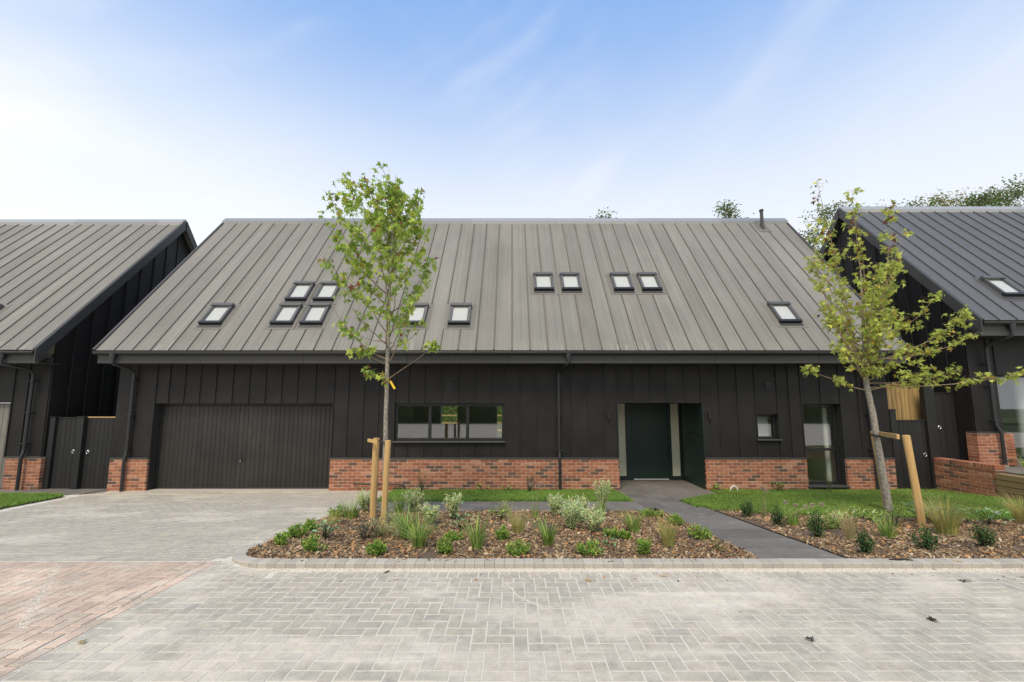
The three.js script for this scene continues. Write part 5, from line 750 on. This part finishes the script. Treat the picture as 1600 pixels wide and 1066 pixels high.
{ // slender tree between two stakes
  const rg = rngOf(2024), limbs = [], X = -2.0, Z = 3.9, b = G(Z), prof = [[2.5, 0.5], [2.9, 0.62], [3.3, 0.72], [3.8, 0.80], [4.3, 0.82], [4.8, 0.70], [5.2, 0.52], [5.6, 0.3]], lenAt = (y) => { for (let i = 0; i + 1 < prof.length; i++) if (y <= prof[i + 1][0]) return lerp(prof[i][1], prof[i + 1][1], clamp((y - prof[i][0]) / (prof[i + 1][0] - prof[i][0]))); return 0.25; };
  for (let i = 0; i < 34; i++) { const y = 2.75 + i / 34 * 2.75, a = i * 2.39996 + rg() * 0.6, l = lenAt(y + 0.25) * (0.75 + 0.5 * rg()), cx = Math.cos(a) * l * (Math.cos(a) < 0 ? 1.15 : 0.82), cz = Math.sin(a) * l * 0.9, low = y < 3.4; limbs.push({ from: [X - 0.02, y, Z], to: [X - 0.1 + cx, y + 0.35 + l * 0.75, Z + cz], r: 0.014, leaves: low ? 30 : y > 5.2 ? 54 : 100, start: 0.32, spread: 0.21 }); }
  limbs.push({ from: [X, 5.0, Z], to: [X + 0.02, 5.98, Z], r: 0.01, leaves: 60, start: 0.05, spread: 0.17 }, { from: [X, 5.0, Z], to: [X - 0.42, 5.85, Z + 0.2], r: 0.01, leaves: 40, start: 0.2 }, { from: [X, 5.0, Z], to: [X + 0.45, 5.7, Z - 0.1], r: 0.009, leaves: 26, start: 0.3 }, { from: [X, 4.9, Z], to: [X - 0.85, 5.6, Z], r: 0.008, leaves: 20, start: 0.6, spread: 0.12 },
    { from: [X, 2.5, Z], to: [X + 0.80, 3.08, Z + 0.1], r: 0.010, leaves: 34, ends: 0.93, spread: 0.15, sag: 0.6 }, { from: [X, 2.75, Z], to: [X - 0.42, 3.0, Z + 0.15], r: 0.009, leaves: 60, ends: 0.7, spread: 0.22 }, { from: [X, 2.5, Z], to: [X - 0.28, 2.62, Z + 0.1], r: 0.007, leaves: 26, ends: 0.75, spread: 0.15 }, { from: [X, 2.45, Z], to: [X + 0.02, 2.55, Z + 0.1], r: 0.005, leaves: 14, ends: 0.4, spread: 0.14 }, { from: [X, 3.1, Z], to: [X - 0.82, 3.45, Z - 0.1], r: 0.009, leaves: 46, ends: 0.6, spread: 0.2 }, { from: [X, 3.2, Z], to: [X + 0.5, 3.85, Z + 0.15], r: 0.008, leaves: 36, start: 0.45 }, { from: [X, 3.0, Z], to: [X + 0.55, 3.5, Z - 0.2], r: 0.007, leaves: 14, start: 0.6 });
  youngTree('young_tree', 'slender young tree with lobed green leaves between two timber stakes', [[X + 0.06, b, Z, 0.045], [X + 0.02, 1.3, Z, 0.038], [X, 2.6, Z, 0.031], [X, 3.8, Z, 0.02], [X + 0.02, 5.2, Z, 0.01]], limbs,
    (r2, t, c) => { const w = r2(), k = 0.75 + 0.5 * r2(), out = t > 0.85 ? 0.06 : 0.01; if (w < out) return [0.24 * k, 0.085 * k, 0.035 * k]; if (w < out + 0.05) return [0.42 * k, 0.34 * k, 0.05 * k]; return mix([0.25, 0.41, 0.07], [0.62, 0.69, 0.13], Math.pow(r2(), 1.3)).map((v) => v * k); }, 0.105, 88);
}
{ // leaning field maple tied to a bar
  const Z = 3.0, rg = rngOf(515), tips = [[5.75, 6.3, 0.1, 60, 0.35], [6.66, 6.25, -0.2, 60, 0.3], [5.34, 4.75, 0.4, 46, 0.45], [7.03, 5.75, 0.2, 70, 0.25], [7.43, 4.95, -0.3, 84, 0.25], [7.39, 4.0, 0.5, 74, 0.35], [8.26, 3.8, 0.15, 96, 0.4], [5.1, 2.78, 0.2, 46, 0.3], [9.55, 2.80, 0.3, 92, 0.25], [5.85, 4.95, -0.35, 84, 0.2], [5.4, 3.9, 0.5, 36, 0.5], [7.95, 3.3, 0.5, 70, 0.35], [6.1, 5.55, 0.45, 84, 0.25], [6.4, 5.45, -0.5, 84, 0.2], [6.85, 5.1, 0.55, 84, 0.2], [6.2, 4.5, 0.7, 84, 0.2], [6.65, 4.3, -0.7, 84, 0.2], [6.9, 4.6, 0.1, 84, 0.2], [6.0, 4.0, -0.4, 70, 0.25], [5.55, 5.5, 0.0, 50, 0.4], [6.5, 3.7, 0.6, 70, 0.2], [6.9, 3.6, -0.3, 60, 0.25], [8.4, 2.75, -0.2, 46, 0.35], [5.6, 3.1, 0.5, 44, 0.35], [6.75, 3.15, 0.35, 50, 0.2], [7.3, 2.75, 0.4, 50, 0.4], [6.3, 2.75, 0.3, 40, 0.1]];
  const limbs = tips.map(([x, y, dz, n, st]) => { const fy = y < 3.2 ? 2.35 + rg() * 0.35 : 2.45 + rg() * 0.7, f = [lerp(6.42, 6.45, rg()), fy, Z]; return { from: f, to: [x, y, Z + dz], r: y < 3.2 ? 0.012 : 0.017, leaves: Math.round(n * (y > 4.4 ? 2.3 : 1.7)), start: st * 0.85, spread: 0.23, sag: y < 3.2 ? 0.35 : 0.9, bark: [1.0, 0.8, 0.62] }; });
  youngTree('young_tree', 'leaning young maple with yellow green leaves tied to a timber crossbar', [[6.6, G(Z), Z, 0.062], [6.53, 1.12, Z, 0.054], [6.47, 2.0, Z, 0.047], [6.41, 2.5, Z, 0.042], [6.43, 3.2, Z, 0.02], [6.5, 4.6, Z, 0.008]], limbs,
    (r2, t, c) => { const w = r2(), k = 0.75 + 0.5 * r2(), hi = c.y > 4.6 && t > 0.75 ? 0.22 : 0.03; if (w < hi) return [0.20 * k, 0.085 * k, 0.045 * k]; if (w < hi + 0.07) return [0.55 * k, 0.40 * k, 0.07 * k]; return mix([0.34, 0.44, 0.085], [0.70, 0.71, 0.15], Math.pow(r2(), 1.1)).map((v) => v * k); }, 0.092, 313);
}
function stake(label, a, b, r, m = M.wood) { const o = group('tree_stake'); o.position.set(...a); tag(o, label, 'stake'); const d = V(b[0] - a[0], b[1] - a[1], b[2] - a[2]); mesh('pole', new GB().tube([V(0, -0.1, 0), d.clone().multiplyScalar(0.35), d.clone().multiplyScalar(0.7), d.clone().multiplyScalar(0.992), d], [r, r * 1.02, r * 0.98, r, r * 0.9], 14), m, o); return o; }
stake('round timber stake on the garage side of the slender tree', [-2.24, G(3.6), 3.6], [-2.225, 1.56, 3.6], 0.053);
stake('round timber stake on the porch side of the slender tree', [-1.90, G(4.15), 4.15], [-1.87, 1.57, 4.15], 0.044);
stake('timber stake hidden close behind the leaning maple trunk', [6.74, G(2.8), 2.8], [6.62, 1.62, 2.8], 0.045);
stake('thick round timber stake standing apart from the leaning maple', [5.88, G(4.35), 4.35], [5.77, 1.66, 4.35], 0.047);
{ const c = tag(group('crossbar'), 'small timber crosspiece nailed on the stakes of the slender tree', 'batten'); mesh('batten', new GB().prism([V(-2.36, 1.50, 3.58), V(-2.10, 1.50, 3.90), V(-2.10, 1.55, 3.90), V(-2.36, 1.55, 3.58)], V(-0.012, 0, 0.016)), M.wood, c); }
{ const c = tag(group('crossbar'), 'timber crossbar from the leaning maple to the thick stake', 'batten'); mesh('batten', new GB().prism([V(6.69, 1.55, 2.84), V(5.72, 1.60, 4.3), V(5.72, 1.67, 4.3), V(6.69, 1.62, 2.84)], V(-0.025, 0, -0.017)), M.wood, c); }
{ const t = tag(group('tree_tie'), 'black rubber tie round the slender tree trunk', 'tree tie'); mesh('strap', new GB().tube([[-2.19, 1.53, 3.66], [-2.0, 1.52, 3.95], [-1.94, 1.53, 4.11]], 0.012, 6), M.pipe, t); }
{ const t = tag(group('tree_tie'), 'black rubber tie holding the leaning maple to its crossbar', 'tree tie'); mesh('strap', new GB().tube([[6.56, 1.56, 3.07], [6.45, 1.56, 3.06], [6.44, 1.57, 2.98], [6.5, 1.57, 2.93]], 0.022, 8), M.pipe, t); }
{ const t = tag(group('plant_tag'), 'yellow plastic tag hanging on the slender tree trunk', 'tag'); mesh('label_strip', new GB().prism([V(-1.94, 2.47, 3.95), V(-1.91, 2.48, 3.95), V(-1.83, 2.36, 3.97), V(-1.86, 2.345, 3.97)], V(0, 0.0, 0.003)), M.yellow, t); mesh('loop', new GB().tube([[-1.99, 2.5, 3.94], [-1.95, 2.5, 3.95], [-1.925, 2.475, 3.952]], 0.0025, 5), M.yellow, t); }
{ const d = tag(group('drain_hose'), 'white plastic pipe end poking from the lawn at the plinth', 'pipe'); mesh('hose', new GB().tube(Array.from({ length: 9 }, (_, i) => { const a = i / 8 * Math.PI; return V(5.36 + Math.cos(a) * 0.09, 0.02 + Math.sin(a) * 0.13, 0.2); }), 0.016, 8), M.white, d); }

{ // fallen leaves on lawns, beds and slabs
  const g = new GB(), rg = rngOf(4711); mapleLeaf(g, rg, V(0, 0, -0.5), V(0, 0.05, 1).normalize(), 1); const n = 170, im = new THREE.InstancedMesh(g.build(), M.foliage, n), m4 = new THREE.Matrix4(), q = new THREE.Quaternion(), cols = [[0.50, 0.30, 0.12], [0.34, 0.19, 0.08], [0.58, 0.42, 0.16], [0.22, 0.13, 0.07]];
  for (let i = 0; i < n; i++) { const b = i % 10, [x, z, y] = b < 4 ? [rr(-2.9, 2.6), rr(3.0, 5.9), 0.055] : b < 7 ? [rr(3.7, 9), rr(3.8, 5.9), 0.055] : b < 8 ? [rr(-2.7, 2.4), rr(0.2, 1.7), 0.05] : b < 9 ? [rr(4.9, 10), rr(0.4, 3.3), 0.05] : [rr(2.75, 4.2), rr(-1.1, 1.0), 0.022], s = rr(0.025, 0.06); m4.compose(V(x, G(z) + y, z), q.setFromEuler(new THREE.Euler(rr(-0.4, 0.4), R() * 6.28, rr(-0.4, 0.4))), V(s, s, s)); im.setMatrixAt(i, m4); const c = cols[i % 4], k = rr(0.8, 1.25); im.setColorAt(i, new THREE.Color().setRGB(c[0] * k, c[1] * k, c[2] * k)); }
  im.name = 'fallen_leaves'; tag(im, 'small brown fallen leaves strewn over beds, lawns and doorstep', 'leaves', null, 'stuff'); im.castShadow = im.receiveShadow = true; scene.add(im);
}

// litter on the paving
[[4.27, 6.4, 0.09, 'dead brown leaf on the road near the kerb'], [3.25, 7.11, 0.07, 'dark bark scrap in the middle of the road'], [2.11, 7.38, 0.06, 'dark bark scrap nearest the viewer on the road'], [-3.0, 7.42, 0.05, 'small dry leaf on the grey blocks beside the red paving']].forEach(([x, z, s, l], i) => { const o = tag(group('leaf_litter'), l, 'dead leaf'), rg = rngOf(i + 900), g = new GB(); g.tint(i === 3 ? [0.36, 0.27, 0.12] : [0.06, 0.045, 0.035]); for (let k = 0; k < 3; k++) mapleLeaf(g, rg, V((rg() - 0.5) * s * 0.4, 0.008, (rg() - 0.5) * s * 0.4), V(Math.cos(k * 2 + i), 0.12, Math.sin(k * 2 + i)).normalize(), s * 0.7); mesh('blade', g, M.foliage, o); o.position.set(x, G(z) + 0.004, z); });
{ const g = new GB().tint([0.04, 0.032, 0.026]), o = tag(group('bark_scrap'), 'dark curled twig lying on the kerb top beyond the path', 'twig'); g.tube([[3.92, 0.507, 6.0], [4.02, 0.512, 6.01], [4.1, 0.508, 5.99], [4.15, 0.506, 6.02]], [0.008, 0.012, 0.008, 0.004], 5); mesh('twig', g, M.chip, o); }

// ------------------------------------------------------------------ trees behind the houses, hedge across the road
function farTree(label, x, z, h, r, cols, n, seed) {
  const rg = rngOf(seed), o = group('background_tree'); o.position.set(x, -0.1, z); tag(o, label, 'tree', 'trees behind the houses'); const st = new GB(), g = new GB(), cl = [];
  mesh('trunk', st.tube([[0, 0, 0], [0.1, h * 0.35, 0], [0, h * 0.7, 0.1], [0, h * 0.97, 0]], [h * 0.018, h * 0.014, h * 0.008, 0.02], 8), M.bark, o);
  const nb = 26; for (let i = 0; i < nb; i++) { const t = 0.3 + 0.68 * i / nb, a = i * 2.4 + rg(), l = r * (0.45 + 0.75 * rg()) * Math.sin(Math.PI * clamp((t - 0.18) / 0.86) * 0.92 + 0.18), e = V(Math.cos(a) * l, h * t + l * 0.9, Math.sin(a) * l); if (e.y > h) e.y = h - rg() * 0.4; mesh('branch', new GB().tube([V(0, h * t, 0), V(e.x * 0.5, lerp(h * t, e.y, 0.4), e.z * 0.5), e], [0.05, 0.03, 0.012], 5, false), M.bark, o); cl.push([e, 0.5 + 0.6 * rg()], [V(e.x * 0.6, lerp(h * t, e.y, 0.55), e.z * 0.6), 0.5 + 0.4 * rg()]); }
  cl.push([V(0, h * 0.97, 0), 0.6], [V(0.2, h * 0.9, 0.2), 0.7]);
  for (let i = 0; i < n; i++) { const [c, s] = cl[Math.floor(rg() * cl.length)], d = dirOf(rg, 0), p = c.clone().addScaledVector(d, s * Math.pow(rg(), 0.5)); g.tint(cols[Math.floor(rg() * cols.length)].map((v) => v * (0.7 + 0.6 * rg()))); leafAt(g, rg, p, dirOf(rg, -0.2), 0.15 * (0.7 + 0.6 * rg()), 0.10); }
  mesh('crown', g, M.leaf, o);
}
const FT = [[0.17, 0.22, 0.07], [0.25, 0.30, 0.10], [0.12, 0.17, 0.055]], FY = [[0.34, 0.34, 0.10], [0.42, 0.38, 0.13], [0.22, 0.26, 0.09]];
const FAR = [[6.0, -15, 14.5, 0.9, 0], [13.9, -15, 15.3, 1.0, 0], [18.7, -15, 13.1, 1.8, 0], [20.6, -15, 15.0, 2.0, 0], [23.6, -16, 15.3, 1.5, 0], [27.0, -16, 15.8, 1.7, 0], [29.0, -16, 16.4, 1.8, 1], [31.3, -16, 16.3, 2.6, 0], [34.5, -17, 17.2, 3.2, 0]];
const FL = ['lone tree top just above the middle of the ridge', 'lone tree top above the ridge near the flue', 'leafy tree low in the gap between the two roofs', 'taller tree in the gap behind the leaning maple', 'thin tree top above the start of the higher ridge', 'open crowned tree above the higher ridge', 'yellowish tree above the higher ridge', 'broad tree above the higher ridge towards its end', 'largest green tree above the far end of the higher ridge'];
FAR.forEach(([x, z, h, r, y], i) => farTree(FL[i], x, z, h, r, y ? FY : FT, 4000 + (r > 2.4 ? 4000 : 0), 60 + i));
{ // hedge and verge across the road, seen in the window reflections
  structure(mesh('verge', bx(-60, 60, 0.3, 0.52, 25.6, 60), M.turf), 'grass verge across the road behind the viewer', 'verge');
  const rg = rngOf(1212), g = new GB(), core = new GB().tint([0.09, 0.12, 0.045]); const H = (x) => 4.6 + 1.6 * fbm(x / 80 + 0.5, 0.2, 24, 1, 3, 7);
  for (let x = -40; x < 40; x += 1) core.prism([V(x, 0.4, 27.6), V(x, H(x) - 0.5, 27.9), V(x, H(x) - 0.6, 30), V(x, 0.4, 30.2)], V(1, 0, 0));
  for (let i = 0; i < 22000; i++) { const x = rr(-40, 40), t = rg(), y = 0.5 + t * (H(x) - 0.4), z = 27.55 - 0.35 * fbm(x / 80 + 0.5, y / 10, 60, 8, 2, 9) + rg() * 0.4; g.tint(mix([0.14, 0.20, 0.06], [0.38, 0.38, 0.14], rg()).map((v) => v * (0.7 + 0.6 * rg()))); leafAt(g, rg, V(x, y, z), dirOf(rg, 0), 0.22, 0.13); }
  const o = tag(group('hedge'), 'tall dark hedge across the road behind the viewer', 'hedge'); mesh('core', core, M.chip, o); mesh('foliage', g, M.foliage, o);
}
{ // back garden seen through the rooms
  structure(mesh('back_lawn', bx(-20, 20, -0.06, 0.0, -16, BACK - 0.05), mat([0.16, 0.26, 0.06], 1, { map: scaled(grain, 1) })), 'sunny back lawn glimpsed through the long window', 'lawn');
  const rg = rngOf(77), g = new GB(), core = new GB().tint([0.15, 0.21, 0.06]).box(-12, 8, 0, 3.0, -18.4, -17); for (let i = 0; i < 5000; i++) { g.tint(mix([0.12, 0.2, 0.04], [0.3, 0.36, 0.09], rg()).map((v) => v * (0.7 + 0.6 * rg()))); leafAt(g, rg, V(-12 + 20 * rg(), 0.1 + 3.3 * rg(), -17 + 0.4 * rg()), dirOf(rg, 0), 0.2, 0.12); }
  const h = tag(group('hedge'), 'green hedge behind the house glimpsed through the long window', 'hedge'); mesh('core', core, M.chip, h); mesh('foliage', g, M.foliage, h);
  const f = tag(group('fence'), 'post and rail fence behind the house glimpsed through the long window', 'fence'); for (let i = 0; i < 9; i++) mesh('post', bx(-9 + i * 2, -8.9 + i * 2, 0, 1.6, -15.1, -15), M.board, f); for (const y of [0.5, 0.95, 1.4]) mesh('rail', bx(-9, 7.1, y, y + 0.09, -15.0, -14.96), M.board, f);
}
console.log('triangles', (() => { let n = 0; scene.traverse((o) => { if (o.isMesh && !o.isInstancedMesh) n += (o.geometry.index ? o.geometry.index.count : o.geometry.attributes.position.count) / 3; }); return Math.round(n); })(), 'meshes', (() => { let n = 0; scene.traverse((o) => { if (o.isMesh) n++; }); return n; })());
renderer.render(scene, camera);
